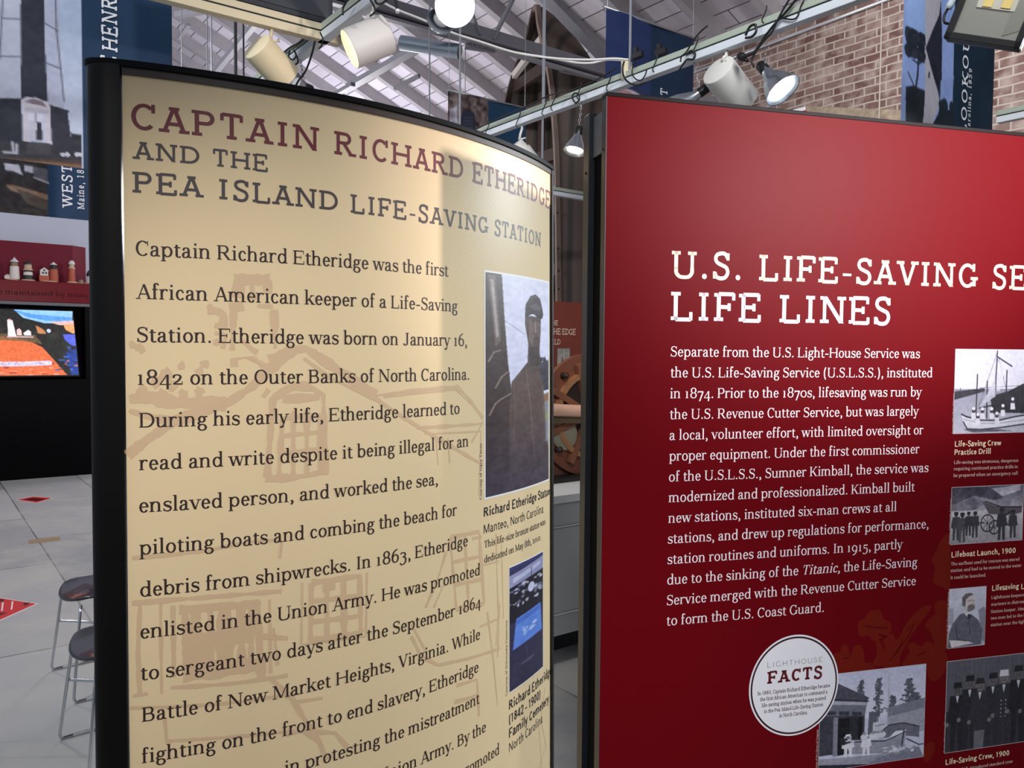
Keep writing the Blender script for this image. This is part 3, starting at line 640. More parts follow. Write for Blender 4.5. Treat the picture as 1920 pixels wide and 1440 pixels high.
# faint brown station sketch behind the words
sk = MB()
def c5(L): return [(220 + x / 2.743, 420 + y / 2.743) for x, y in L]
def c6(L): return [(220 + x / 2.595, 900 + y / 2.595) for x, y in L]
W1 = .020
for L, wd in (([(600, 286), (785, 286)], .019), ([(625, 290), (618, 380)], .02), ([(770, 290), (775, 360)], .014), ([(690, 300), (700, 390)], .010), ([(575, 430), (650, 420)], .014), ([(598, 430), (590, 650)], .013), ([(806, 440), (812, 640)], .014), ([(720, 420), (800, 425)], .010),
              ([(640, 600), (700, 650), (720, 660)], .011), ([(780, 700), (900, 650), (970, 640), (1150, 760), (1330, 880)], .018), ([(960, 690), (1090, 790), (1340, 905), (1440, 975), (1640, 1100), (1880, 1240)], .008), ([(940, 640), (760, 760), (700, 830), (560, 925), (300, 1010), (150, 1110), (50, 1190)], .016), ([(860, 690), (760, 800), (600, 900)], .006), ([(1330, 882), (1500, 860), (1750, 836), (1810, 900), (1880, 1000)], .008), ([(1370, 890), (1740, 850), (1880, 985)], .004), ([(1540, 1050), (1880, 1026)], .008), ([(1580, 1080), (1870, 1066)], .004), ([(1870, 1070), (1860, 1400)], .004), ([(1640, 1100), (1650, 1240)], .004), ([(1700, 1100), (1710, 1230)], .004), ([(60, 900), (170, 890), (300, 920), (560, 925)], .022), ([(60, 960), (200, 1000), (300, 1010)], .012),
              ([(770, 1300), (800, 900), (870, 850), (960, 820), (1060, 880), (1070, 1290)], .012), ([(760, 1310), (900, 1305), (1060, 1275)], .014), ([(830, 1290), (850, 1000), (1040, 980), (1045, 1270)], .010), ([(840, 1090), (1040, 1070)], .009), ([(838, 1180), (1040, 1160)], .009), ([(905, 960), (905, 1290)], .010), ([(975, 960), (975, 1280)], .010), ([(750, 890), (780, 850)], .012), ([(850, 900), (1040, 890)], .014), ([(900, 840), (1020, 850)], .008), ([(470, 430), (540, 460), (560, 540), (500, 520)], .014), ([(500, 560), (560, 570), (540, 640)], .010)):
    stroke(sk, LP, c5(L), wd)
patch(sk, LP, c5([(582, 735), (578, 690), (690, 680), (900, 642), (960, 640), (860, 690), (760, 738)]), .00021)
for cx, cy, r, sd in ((120, 640, 26, 1), (80, 620, 20, 2), (130, 860, 30, 3), (200, 810, 34, 4), (250, 770, 30, 5), (280, 830, 30, 6), (230, 880, 32, 7), (330, 730, 24, 8), (420, 760, 24, 9), (450, 720, 22, 10), (480, 440, 26, 11), (540, 500, 24, 12), (510, 610, 20, 13), (340, 880, 30, 14), (420, 860, 24, 15)):
    rg = random.Random(sd); patch(sk, LP, c5([(cx + r * (1 + .35 * rg.uniform(-1, 1)) * math.cos(t * .55), cy + r * (1 + .35 * rg.uniform(-1, 1)) * math.sin(t * .55)) for t in range(11)][::-1]), .00022)
for L, wd in (([(70, 600), (300, 580), (560, 560), (800, 540)], .009), ([(70, 380), (400, 350), (640, 300), (800, 290)], .007), ([(800, 300), (790, 380)], .006), ([(110, 600), (100, 840), (110, 1050)], .008), ([(75, 1050), (150, 1040)], .007), ([(210, 600), (215, 1040)], .006), ([(270, 610), (275, 960)], .009), ([(330, 640), (335, 960)], .012), ([(680, 590), (700, 960)], .014), ([(740, 580), (745, 940)], .006), ([(320, 960), (520, 940), (720, 900)], .016), ([(260, 1010), (560, 990), (830, 950)], .007), ([(60, 1110), (500, 1090), (860, 1040)], .006), ([(230, 1160), (240, 1280)], .006), ([(240, 1270), (560, 1250), (860, 1220)], .006), ([(300, 630), (690, 600)], .016), ([(380, 640), (385, 950)], .03), ([(450, 640), (455, 940)], .012), ([(520, 630), (525, 930)], .028), ([(600, 620), (605, 920)], .014), ([(650, 620), (650, 920)], .018), ([(360, 780), (660, 750)], .03), ([(350, 900), (680, 880)], .012),
              ([(945, 500), (940, 780), (1185, 745), (1180, 465), (945, 500)], .012), ([(1020, 490), (1020, 770)], .011), ([(1100, 480), (1105, 755)], .011), ([(945, 590), (1180, 560)], .012), ([(945, 690), (1185, 660)], .012), ([(900, 500), (895, 800), (1210, 760), (1215, 450)], .004), ([(1000, 520), (1060, 510)], .02), ([(1620, 280), (1760, 250), (1785, 600), (1650, 630), (1620, 280)], .010), ([(1690, 270), (1710, 610)], .008), ([(1630, 400), (1770, 370)], .008), ([(1640, 510), (1780, 480)], .008), ([(1500, 620), (1560, 480), (1600, 350)], .006), ([(1540, 620), (1600, 480)], .004), ([(1430, 760), (1480, 860), (1560, 900), (1700, 870), (1860, 820)], .007), ([(1430, 700), (1500, 830)], .005), ([(1800, 640), (1830, 880), (1850, 1100)], .005), ([(1860, 600), (1850, 860)], .005), ([(1650, 1000), (1750, 970), (1760, 1150)], .007), ([(1640, 1080), (1750, 1050)], .009), ([(740, 960), (850, 1060), (920, 1180), (1000, 1300)], .010), ([(860, 1080), (1000, 1060)], .006), ([(900, 1220), (1060, 1230), (1120, 1300)], .008), ([(820, 1240), (900, 1220), (980, 1270), (1020, 1360)], .009), ([(700, 760), (830, 770)], .012), ([(760, 720), (780, 900)], .006)):
    stroke(sk, LP, c6(L), wd)
for L in ([(905, 170 * 3.061 + 0), (905, 1)],): pass
for L, wd in (([(884, 640 + 190), (906, 790)], .006), ([(1010, 1360), (1016, 1440)], .004), ([(1022, 1290), (1014, 1350), (1024, 1400), (1010, 1440)], .004), ([(930, 1000), (934, 1150), (930, 1210)], .005), ([(940, 1010), (944, 1160)], .003), ([(905, 1060), (936, 1052)], .004), ([(900, 1175), (934, 1160)], .005), ([(885, 1010), (903, 1006)], .006), ([(886, 1075), (904, 1068)], .006)):
    stroke(sk, LP, L, wd)
sk.build('background_sketch', mat('sketch_tan', (214, 183, 146), .4), lp)

tt = MB()
hc = cap_h(LP, 338, 203, 250.5)
_, zt = LP.uv(338, 250.5)
for s, a, b in (('CAPTAIN', 246.2, 598.4), ('RICHARD', 626.8, 868.3), ('ETHERIDGE', 885.8, 1031)): line(tt, LP, s, a, 0, b, hc, 'slab', 95, z=zt)
tt.build('title_lettering', mat('ink_maroon', (112, 42, 48), .5), lp)
st_ = MB(); h2 = cap_h(LP, 262, 265.7, 298.5); z2 = LP.uv(262, 298.5)[1]
for s, a, b in (('AND', 248.4, 374), ('THE', 399.4, 502)): line(st_, LP, s, a, 0, b, h2, 'slab', 95, z=z2)
h3 = cap_h(LP, 262, 322.5, 361.5); z3 = LP.uv(262, 361.5)[1]
for s, a, b in (('PEA', 248.4, 381.9), ('ISLAND', 411.2, 633.4), ('LIFE-SAVING', 657.5, 915.6), ('STATION', 927.8, 1014)): line(st_, LP, s, a, 0, b, h3, 'slab', 95, z=z3)
st_.build('subtitle_lettering', mat('ink_slate', (76, 66, 66), .5), lp)
bt = MB(); hb = cap_h(LP, 268, 774.6, 802)
BODY = [('Captain Richard Etheridge was the first', 254.6, 480, 841), ('African American keeper of a Life-Saving', 254.6, 562, 858), ('Station. Etheridge was born on January 16,', 257.5, 641, 875.5), ('1842 on the Outer Banks of North Carolina.', 259, 722, 879.5),
        ('During his early life, Etheridge learned to', 260.8, 802, 861.6), ('read and write despite it being illegal for an', 260.8, 880, 878), ('enslaved person, and worked the sea,', 261.2, 959.5, 820.8), ('piloting boats and combing the beach for', 261.6, 1037.5, 856.6), ('debris from shipwrecks. In 1863, Etheridge', 263, 1118, 877),
        ('enlisted in the Union Army. He was promoted', 263.5, 1197, 900), ('to sergeant two days after the September 1864', 264.3, 1276, 901.3), ('Battle of New Market Heights, Virginia. While', 266.2, 1355, 900), ('fighting on the front to end slavery, Etheridge', 266.2, 1433.7, 897)]
zs = [LP.uv(a, y)[1] for _, a, y, _ in BODY]; k_ = np.polyfit(np.arange(13), zs, 1)
for i, (s, a, y, b) in enumerate(BODY): line(bt, LP, s, a, 0, b, hb, 'book', 0, z=float(np.polyval(k_, i)))
zl = lambda i: float(np.polyval(k_, i))
line(bt, LP, 'in protesting the mistreatment', 534, 0, 899, hb, 'book', 0, z=zl(13))
line(bt, LP, 'Union Army. By the', 709, 0, 911, hb, 'book', 0, z=zl(14))
line(bt, LP, 'promoted', 861.6, 0, 936, hb, 'book', 0, z=zl(15))
bt.build('body_lettering', INK, lp)
ct = MB()
line(ct, LP, 'Richard Etheridge Statue', 907, 969, 1030.5, cap_h(LP, 909, 952, 969), 'bold', 10)
line(ct, LP, 'Manteo, North Carolina', 907, 1000.5, 1018.7, cap_h(LP, 909, 984, 1000.5), 'sans', 10)
hs = cap_h(LP, 909, 1014.5, 1027.5)
line(ct, LP, 'This life-size bronze statue was', 908, 1027.5, 1022.5, hs, 'book'); line(ct, LP, 'dedicated on May 8th, 2010.', 908, 1055.6, 1013.9, hs, 'book')
hn = cap_h(LP, 955, 1314, 1331)
for s, y, b, fc in (('Richard Etheridge', 1331, 1033, 'bold'), ('(1842 - 1900)', 1357.5, 1013, 'bold'), ('Family Cemetery', 1384, 1029, 'bold'), ('North Carolina', 1410.5, 1017, 'sans')): line(ct, LP, s, 954.3, y, b, hn, fc, 8)
vline(ct, LP, 'Courtesy of Navy Times', 903.3, 936, 831, .0075, 'book', 12); vline(ct, LP, 'Courtesy of Wikimedia Commons', 951, 1304, 1163, .007, 'book', 12)
ct.build('caption_lettering', mat('ink_caption', (44, 38, 40), .5), lp)
def photo_on(sf, parent, pic, xl, yt, yb, xr, border, name='photo_print', m=None, off=.0006, u1=None):
    u0, z1 = sf.uv(xl, yt); z0 = sf.uv(xl, yb)[1]
    if u1 is None: u1 = u_at(sf, (z0 + z1) / 2, xr)
    o = print_pic(name, pic, sf, u0, u1, z0, z1, off, PRN, parent)
    if border > 0:
        b_ = MB(); urect(b_, sf, u0 - border, u1 + border, z0 - border, z1 + border, off - .0002); q = b_.build('photo_border', m or BORD, o); q.parent = o
    return o
photo_on(LP, lp, pic_statue(), 910, 510, 933, 1028.3, .0045)
photo_on(LP, lp, pic_grave(), 955, 1065, 1298, 1017.6, .0022)

# ------------------------------------------------------------------ the flat red panel
RA = math.radians(15.063); RP = Flat((.17323, 1.51651, 0), (math.cos(RA), math.sin(RA), 0), (math.sin(RA), -math.cos(RA), 0))
rp = thing('text_panel', 'flat red exhibit text panel with white heading in a black double frame', 'panel', (.65, 1.7, 0))
RED = mat('red_print', (104, 7, 17), .45, spec=.06)
RW = 1.30; RD, RN = RP.d, RP.n
def rbox(u0, u1, z0, z1, t0, t1):
    """t: depth behind the printed face"""
    c = RP.p0 + RD * (u0 + u1) / 2 - RN * (t0 + t1) / 2; c = np.array([c[0], c[1], (z0 + z1) / 2])
    return (c, RD * (u1 - u0) / 2, RN * (t1 - t0) / 2, ZZ * (z1 - z0) / 2)
def lean(mb_): # the stand leans a little
    return mb_
MB().box(*rbox(.001, RW, .06, 2.05, 0, .004)).build('panel_face', RED, rp)
mb = MB(); mb.box(*rbox(-.0008, .0008, .06, 2.05, .0002, .0016)); mb.build('sheet_edge', mat('bare_edge', (82, 76, 78), .5), rp)
FR = mat('frame_charcoal', (27, 30, 35), .42, noise=.10, nscale=14)
MB().box(*rbox(-.0005, .03, 0, 2.05, .0022, .0235)).build('front_post', FR, rp, bevel=.001)
MB().box(*rbox(-.001, RW + .01, 2.05, 2.058, -.001, .026)).build('top_rail', mat('rail_black', (6, 6, 7), .55, spec=.15), rp, bevel=.001)
MB().box(*rbox(.0, .03, 0, 2.045, .094, .124)).build('rear_post', FR, rp, bevel=.001)
MB().box(*rbox(.03, RW, 2.02, 2.045, .094, .124)).build('rear_rail', FR, rp)
MB().box(*rbox(.012, RW, .06, 1.955, .03, .092)).build('inner_board', mat('board_black', (4, 4, 5), .9, spec=.1), rp)
MB().box(*rbox(.009, .013, 1.957, 2.036, .026, .092)).build('bracket_plate', mat('plate_grey', (92, 96, 104), .5, noise=.1, nscale=40), rp)
MB().box(*rbox(.02, RW, .06, 2.02, .124, .128)).build('back_board', BLACK, rp)
mb = MB()
for t, z_ in ((.0155, 1.955), (.109, 1.93), (.0155, .70), (.109, .62), (.0155, .2)): mb.lathe([(.0028, 0), (.0028, .0012), (.0001, .0014)], RP.P(np.array(-.0006), np.array(z_), 0) - RN * t, -RD, 10, capB=True)
mb.build('screw', mat('screw_black', (12, 12, 13), .4, metal=.6), rp)

# brown plant pattern
pl = MB()
def q1(L): return [(1380 + x / 4.8, 1160 + y / 4.8) for x, y in L]
_sp = [0]
def spatch(L):
    _sp[0] += 1; q = cat_rom([L[-1]] + list(L) + [L[0], L[1]], 4)[4:-4]; patch(pl, RP, [tuple(p) for p in q], .0002 + .00001 * _sp[0])
def q8(L): return [(1740 + x / 3.272, 1000 + y / 3.272) for x, y in L]
for L in ([(1095, 80), (1110, 20), (1150, 0), (1200, -60), (1290, -80), (1330, 0), (1390, 40), (1390, 120), (1330, 160), (1240, 200), (1190, 150), (1120, 160)], [(880, 480), (870, 330), (930, 300), (960, 240), (1000, 240), (1030, 330), (1060, 250), (1120, 240), (1150, 300), (1160, 390), (1220, 400), (1240, 460), (1000, 480)], [(1300, 420), (1340, 250), (1320, 200), (1400, 130), (1450, 190), (1520, 60), (1600, -40), (1700, -120), (1760, -100), (1640, 60), (1560, 180), (1480, 330), (1460, 430)],
          [(1500, 420), (1560, 300), (1540, 240), (1600, 210), (1660, 250), (1720, 200), (1790, 250), (1800, 320), (1880, 330), (1890, 430), (1830, 540), (1760, 540), (1700, 420)], [(1700, 60), (1760, -20), (1860, -60), (1880, 180), (1800, 260), (1760, 140)], [(1240, 130), (1300, 220), (1330, 330), (1290, 430), (1230, 400), (1270, 300)], [(1690, 1180), (1740, 1110), (1790, 1130), (1770, 1230), (1700, 1300)]):
    spatch(q1(L)[::-1])
for L in ([(50, 110), (80, 40), (130, 20), (135, 330), (90, 330), (30, 300), (40, 210), (20, 160)], [(40, 430), (100, 410), (130, 480), (60, 520)], [(0, 560), (40, 500), (110, 520), (120, 700), (60, 700)], [(0, 740), (60, 690), (110, 740), (120, 800), (60, 900), (0, 880)]): spatch(q8(L)[::-1])
pl.build('plant_pattern', mat('pattern_rust', (112, 28, 18), .45, spec=.06), rp)
dk = MB()
for L in ([(1160, 65), (1260, 80), (1360, 85)], [(1280, 140), (1360, 165)], [(960, 360), (1020, 350)], [(1380, 380), (1450, 300), (1500, 200)], [(1420, 330), (1560, 150), (1600, 40)], [(1530, 120), (1570, 60)], [(1640, 330), (1700, 300)]): stroke(dk, RP, q1(L), .003, .0004)
dk.build('plant_veins', mat('pattern_vein', (90, 10, 16), .45, spec=.06), rp)

# white print on red
CRM = mat('ink_cream', (246, 230, 196), .45); WHT = mat('ink_white', (248, 240, 244), .45)
h1 = cap_h(RP, 1438.7, 478.3, 525.7); zt = RP.uv(1438.7, 525.7)[1]
t1 = MB(); line(t1, RP, 'U.S.', 1259, 0, 1387.7, h1, 'slab', 95, z=zt); kx = line(t1, RP, 'LIFE-SAVING', 1423, 0, 1832.5, h1, 'slab', 95, z=zt); line(t1, RP, 'SERVICE:', 1860.5, 0, 0, h1, 'slab', 95, z=zt, sx=kx)
t1.build('title_lettering', CRM, rp)
t2 = MB(); h2 = cap_h(RP, 1274.7, 547.5, 600.4); z2 = RP.uv(1274.7, 600.4)[1]
for s, a, b in (('LIFE', 1257.5, 1426), ('LINES', 1461.3, 1668.4)): line(t2, RP, s, a, 0, b, h2, 'slab', 95, z=z2)
t2.build('subtitle_lettering', WHT, rp)
RB = [('Separate from the U.S. Light-House Service was', 1256.3, 670.4, 1724.4), ('the U.S. Life-Saving Service (U.S.L.S.S.), instituted', 1256.3, 708.2, 1747.8), ('in 1874. Prior to the 1870s, lifesaving was run by', 1255.5, 746.5, 1728.5), ('the U.S. Revenue Cutter Service, but was largely', 1255.5, 785.2, 1722.8), ('a local, volunteer effort, with limited oversight or', 1254.2, 824.7, 1730.9), ('proper equipment. Under the first commissioner', 1254.2, 863.8, 1723.6), ('of the U.S.L.S.S., Sumner Kimball, the service was', 1254.2, 902, 1740.5),
      ('modernized and professionalized. Kimball built', 1253.4, 941, 1714.8), ('new stations, instituted six-man crews at all', 1253, 979.8, 1680.5), ('stations, and drew up regulations for performance,', 1252.2, 1018.9, 1740.5), ('station routines and uniforms. In 1915, partly', 1252.2, 1058, 1692.6), ('due to the sinking of the *Titanic,* the Life-Saving', 1252.2, 1096.2, 1719.6), ('Service merged with the Revenue Cutter Service', 1251.4, 1135.7, 1716.8), ('to form the U.S. Coast Guard.', 1251.4, 1174, 1544.3)]
zs = [RP.uv(a, y)[1] for _, a, y, _ in RB]; k_ = np.polyfit(np.arange(14), zs, 1); hb = cap_h(RP, 1261, 651.5, 670.4); u0b = np.mean([RP.uv(a, y)[0] for _, a, y, _ in RB])
b2 = MB()
for i, (s, a, y, b) in enumerate(RB): line(b2, RP, s, a, 0, b, hb, 'bookw', 0, z=float(np.polyval(k_, i)), u0=float(u0b))
b2.build('body_lettering', WHT, rp)
cc = MB(); hc_ = cap_h(RP, 1792, 827.5, 837.5)
line(cc, RP, 'Life-Saving Crew', 1790, 837.3, 1877, hc_, 'bold', 6); line(cc, RP, 'Practice Drill', 1789.4, 852.8, 1857, hc_, 'bold', 6)
line(cc, RP, 'Lifeboat Launch, 1900', 1783.7, 1045, 1904, hc_, 'bold', 6); k9 = line(cc, RP, 'Lifesaving', 1859.8, 1107.6, 1910, hc_, 'bold', 6); line(cc, RP, 'L', 1914.5, 1104.3, 0, hc_, 'bold', 6, sx=k9)
line(cc, RP, 'Life-Saving Crew, 1900', 1772.7, 1434, 1892, hc_, 'bold', 6)
cc.build('caption_lettering', CRM, rp)
nn = MB(); hn_ = cap_h(RP, 1789, 864, 870)
kk = line(nn, RP, 'Life-saving was strenuous, dangerous', 1788.3, 870, 1909, hn_, 'book', 4)
P_ = [('requiring continued practice drills in', 1787.8, 882, 1908), ('be prepared when an emergency call', 1787.5, 894.5, 1908), ('The surfboat used for rescues was stored', 1782.8, 1060.5, 1911), ('station and had to be moved to the water', 1782.2, 1072.8, 1915), ('it could be launched.', 1781.9, 1086, 1848.5), ('Lighthouse keepers', 1858.6, 1123.2, 1919), ('mariners in distress', 1858, 1136, 1920), ('Station keeper. Mar', 1857.7, 1149.5, 1921), ('two men led to the f', 1857.5, 1162, 1921), ('station near the ligh', 1857.3, 1174.5, 1921), ('in U.S. introduced standard crew', 1795, 1446, 1899)]
for s, a, y, b in P_: line(nn, RP, s, a, y, b, hn_, 'book', 4)
for s, x, y0, y1 in (('Courtesy of the Library of Congress', 1787.5, 812, 738), ('Courtesy of Wikimedia Commons', 1781.5, 1019, 935), ('Courtesy of the National Archives', 1776.5, 1214, 1110), ('Courtesy of the Library of Congress', 1771.5, 1410, 1338), ('Courtesy of the Library of Congress', 1532, 1448, 1368)): vline(nn, RP, s, x, y0, y1, .0042, 'book', 10)
nn.build('small_lettering', mat('ink_pale', (226, 200, 190), .45), rp)
FRM = mat('print_border_grey', (196, 190, 196), .45)
def h_of(x, a, b): return RP.uv(x, a)[1] - RP.uv(x, b)[1]
for pc, xl, yt, yb, asp in ((pic_boat(), 1791.8, 655, 812.7, 1.42), (pic_launch(), 1784.8, 914.5, 1020.5, 1.55), (pic_group(), 1776, 1241, 1411, 1.22)):
    u0, _ = RP.uv(xl, (yt + yb) / 2); photo_on(RP, rp, pc, xl, yt, yb, 0, .0012, m=FRM, u1=u0 + asp * h_of(xl, yt, yb))
photo_on(RP, rp, pic_portrait(), 1780, 1105, 1215.5, 1847.2, .0008, m=FRM)
uR, zR = RP.uv(1735.8, 1245); zB = RP.uv(1732.5, 1417.7)[1]; uL = RP.uv(1535.4, 1400)[0]
o_ = print_pic('photo_print', pic_station(), RP, uL, uR, zB, zR, .0006, PRN, rp)
b_ = MB(); urect(b_, RP, uL - .001, uR + .001, zB - .001, zR + .001, .0004); b_.build('photo_border', FRM, o_).parent = o_
# the round fact badge
zc = (RP.uv(1487.7, 1190.3)[1] + RP.uv(1487.7, 1378.6)[1]) / 2; rr = (RP.uv(1487.7, 1190.3)[1] - RP.uv(1487.7, 1378.6)[1]) / 2; uc = (u_at(RP, zc, 1405) + u_at(RP, zc, 1570.3)) / 2
def disc(r, off): th = np.linspace(0, 2 * math.pi, 73)[:-1]; m_ = MB(); put(m_, RP, np.c_[uc + r * np.cos(th), zc + r * np.sin(th)], [tuple(range(72))], off); return m_
bd = disc(rr, .0009).build('badge_disc', mat('badge_white', (238, 238, 244), .45), rp)
for r, o, nm, m in ((rr * .965, .0011, 'badge_ring', mat('badge_ring_dark', (52, 14, 20), .45)), (rr * .93, .0013, 'badge_centre', mat('badge_white', (238, 238, 244), .45))): disc(r, o).build(nm, m, bd).parent = bd
g1 = MB(); line(g1, RP, 'LIGHTHOUSE', 1438.3, 1251.2, 1541.5, cap_h(RP, 1440, 1241.8, 1251.2), 'fine', 110, off=.0015); g1.build('badge_heading', mat('ink_grey', (96, 92, 100), .5), bd).parent = bd
g2 = MB(); line(g2, RP, 'FACTS', 1437.7, 1281.9, 1540.4, cap_h(RP, 1440, 1259.7, 1281.9), 'slabheavy', 110, off=.0015); g2.build('badge_title', mat('ink_oxblood', (96, 20, 30), .5), bd).parent = bd
g3 = MB(); hh = cap_h(RP, 1420.5, 1296.6, 1303.3)
for s, a, y, b in (('In 1880, Captain Richard Etheridge became', 1419.6, 1303.3, 1555.6), ('the first African American to command a', 1424.4, 1314.3, 1550.4), ('life-saving station when he was posted', 1427.3, 1325.6, 1547.7), ('to the Pea Island Life-Saving Station', 1431.7, 1336.7, 1542.5), ('in North Carolina.', 1460.2, 1344.8, 1513.3)): line(g3, RP, s, a, y, b, hh, 'slab', 0, off=.0015)
g3.build('badge_text', mat('ink_plum', (84, 50, 58), .5), bd).parent = bd
# ------------------------------------------------------------------ the hall: floor, brick wall, board roof
def at_st(s_, t_, z_): return E2 * s_ + E1 * t_ + ZZ * z_
SW, ZE, SL = 7.3, 5.06, .43           # brick wall line, eaves height, roof slope
RN_ = np.array([E2[0] * SL, E2[1] * SL, 1.0]); RP0 = at_st(SW, 0, ZE)
def nodes_of(m): return m.node_tree, m.node_tree.nodes['Principled BSDF']
def axes_map(nt, ax, ay, sx=1.0):
    """object coordinates turned into (along ax, along ay)"""
    tc = nt.nodes.new('ShaderNodeNewGeometry'); cb = nt.nodes.new('ShaderNodeCombineXYZ')
    for i, a in enumerate((ax, ay)):
        d = nt.nodes.new('ShaderNodeVectorMath'); d.operation = 'DOT_PRODUCT'; d.inputs[1].default_value = list(a)
        nt.links.new(tc.outputs['Position'], d.inputs[0]); nt.links.new(d.outputs['Value'], cb.inputs[i])
    return cb.outputs[0]
def mat_brick():
    m = mat('old_brick', (120, 86, 78), .85); nt, b = nodes_of(m)
    v = axes_map(nt, E1, ZZ)
    # uneven courses
    nz = nt.nodes.new('ShaderNodeTexNoise'); nz.inputs['Scale'].default_value = 3.0; nt.links.new(v, nz.inputs['Vector'])
    sc_ = nt.nodes.new('ShaderNodeVectorMath'); sc_.operation = 'SCALE'; sc_.inputs['Scale'].default_value = .03; nt.links.new(nz.outputs['Color'], sc_.inputs[0])
    ad = nt.nodes.new('ShaderNodeVectorMath'); nt.links.new(v, ad.inputs[0]); nt.links.new(sc_.outputs[0], ad.inputs[1])
    br = nt.nodes.new('ShaderNodeTexBrick'); nt.links.new(ad.outputs[0], br.inputs['Vector'])
    br.inputs['Scale'].default_value = 1.0; br.inputs['Brick Width'].default_value = .215; br.inputs['Row Height'].default_value = .075
    br.inputs['Mortar Size'].default_value = .0085; br.inputs['Mortar Smooth'].default_value = .25; br.inputs['Bias'].default_value = -.1
    br.inputs['Color1'].default_value = list(srgb((94, 64, 58))) + [1]; br.inputs['Color2'].default_value = list(srgb((128, 104, 97))) + [1]; br.inputs['Mortar'].default_value = list(srgb((166, 154, 145))) + [1]
    n2 = nt.nodes.new('ShaderNodeTexNoise'); n2.inputs['Scale'].default_value = 7; n2.inputs['Detail'].default_value = 7; nt.links.new(v, n2.inputs['Vector'])
    mr = nt.nodes.new('ShaderNodeMapRange'); mr.inputs[1].default_value = .44; mr.inputs[2].default_value = .66; mr.inputs[4].default_value = .65; nt.links.new(n2.outputs['Fac'], mr.inputs[0])
    mx = nt.nodes.new('ShaderNodeMix'); mx.data_type = 'RGBA'; nt.links.new(mr.outputs[0], mx.inputs[0]); nt.links.new(br.outputs['Color'], mx.inputs[6]); mx.inputs[7].default_value = list(srgb((172, 156, 150))) + [1]
    nt.links.new(mx.outputs[2], b.inputs['Base Color'])
    bp = nt.nodes.new('ShaderNodeBump'); bp.invert = True; bp.inputs['Strength'].default_value = .5; bp.inputs['Distance'].default_value = .01; nt.links.new(br.outputs['Fac'], bp.inputs['Height']); nt.links.new(bp.outputs[0], b.inputs['Normal'])
    return m
def mat_boards():
    m = mat('roof_boards', (206, 200, 208), .7); nt, b = nodes_of(m)
    v = axes_map(nt, E1, E2)
    br = nt.nodes.new('ShaderNodeTexBrick'); nt.links.new(v, br.inputs['Vector']); br.offset = .37
    br.inputs['Scale'].default_value = 1; br.inputs['Brick Width'].default_value = 3.4; br.inputs['Row Height'].default_value = .205; br.inputs['Mortar Size'].default_value = .006; br.inputs['Mortar Smooth'].default_value = .1
    br.inputs['Color1'].default_value = list(srgb((214, 208, 216))) + [1]; br.inputs['Color2'].default_value = list(srgb((198, 192, 200))) + [1]; br.inputs['Mortar'].default_value = list(srgb((70, 66, 70))) + [1]
    n2 = nt.nodes.new('ShaderNodeTexNoise'); n2.inputs['Scale'].default_value = 2.2; n2.inputs['Detail'].default_value = 6; nt.links.new(v, n2.inputs['Vector'])
    mr = nt.nodes.new('ShaderNodeMapRange'); mr.inputs[1].default_value = .5; mr.inputs[2].default_value = .75; mr.inputs[4].default_value = .4; nt.links.new(n2.outputs['Fac'], mr.inputs[0])
    mx = nt.nodes.new('ShaderNodeMix'); mx.data_type = 'RGBA'; nt.links.new(mr.outputs[0], mx.inputs[0]); nt.links.new(br.outputs['Color'], mx.inputs[6]); mx.inputs[7].default_value = list(srgb((168, 158, 154))) + [1]
    nt.links.new(mx.outputs[2], b.inputs['Base Color']); return m
def mat_concrete():
    m = mat('floor_concrete', (168, 168, 166), .45); nt, b = nodes_of(m)
    v = axes_map(nt, E1, E2)
    br = nt.nodes.new('ShaderNodeTexBrick'); nt.links.new(v, br.inputs['Vector']); br.offset = .5
    br.inputs['Scale'].default_value = 1; br.inputs['Brick Width'].default_value = 1.9; br.inputs['Row Height'].default_value = .8; br.inputs['Mortar Size'].default_value = .006
    br.inputs['Color1'].default_value = list(srgb((178, 178, 176))) + [1]; br.inputs['Color2'].default_value = list(srgb((132, 133, 137))) + [1]; br.inputs['Mortar'].default_value = list(srgb((96, 96, 98))) + [1]  # slab tones pulled apart to paint in bands of shade on the floor
    n2 = nt.nodes.new('ShaderNodeTexNoise'); n2.inputs['Scale'].default_value = 2.0; n2.inputs['Detail'].default_value = 8; n2.inputs['Roughness'].default_value = .65; nt.links.new(v, n2.inputs['Vector'])
    mr = nt.nodes.new('ShaderNodeMapRange'); mr.inputs[1].default_value = .45; mr.inputs[2].default_value = .62; mr.inputs[4].default_value = .55; nt.links.new(n2.outputs['Fac'], mr.inputs[0])
    mx = nt.nodes.new('ShaderNodeMix'); mx.data_type = 'RGBA'; nt.links.new(mr.outputs[0], mx.inputs[0]); nt.links.new(br.outputs['Color'], mx.inputs[6]); mx.inputs[7].default_value = list(srgb((190, 186, 176))) + [1]
    nt.links.new(mx.outputs[2], b.inputs['Base Color']); return m
def quadmb(pts): return MB().add(np.array(pts), [(0, 1, 2, 3)])
mb = MB(); c = at_st(-1, 5, -.05); mb.box(c, E2 * 9.5, E1 * 13, ZZ * .05); structure('floor', mb, mat_concrete())
mb = MB(); mb.box(at_st(SW + .2, 5, 2.58), E2 * .2, E1 * 13, ZZ * 2.58); structure('wall_right', mb, mat_brick())
mb = MB(); a = at_st(SW + .4, -8, ZE - .17); b = at_st(SW + .4, 18, ZE - .17); rise = E2 * -8.7 + ZZ * 8.7 * SL
mb.prism([a, b, b + rise, a + rise], RN_ / np.linalg.norm(RN_) * .12); structure('ceiling', mb, mat_boards())
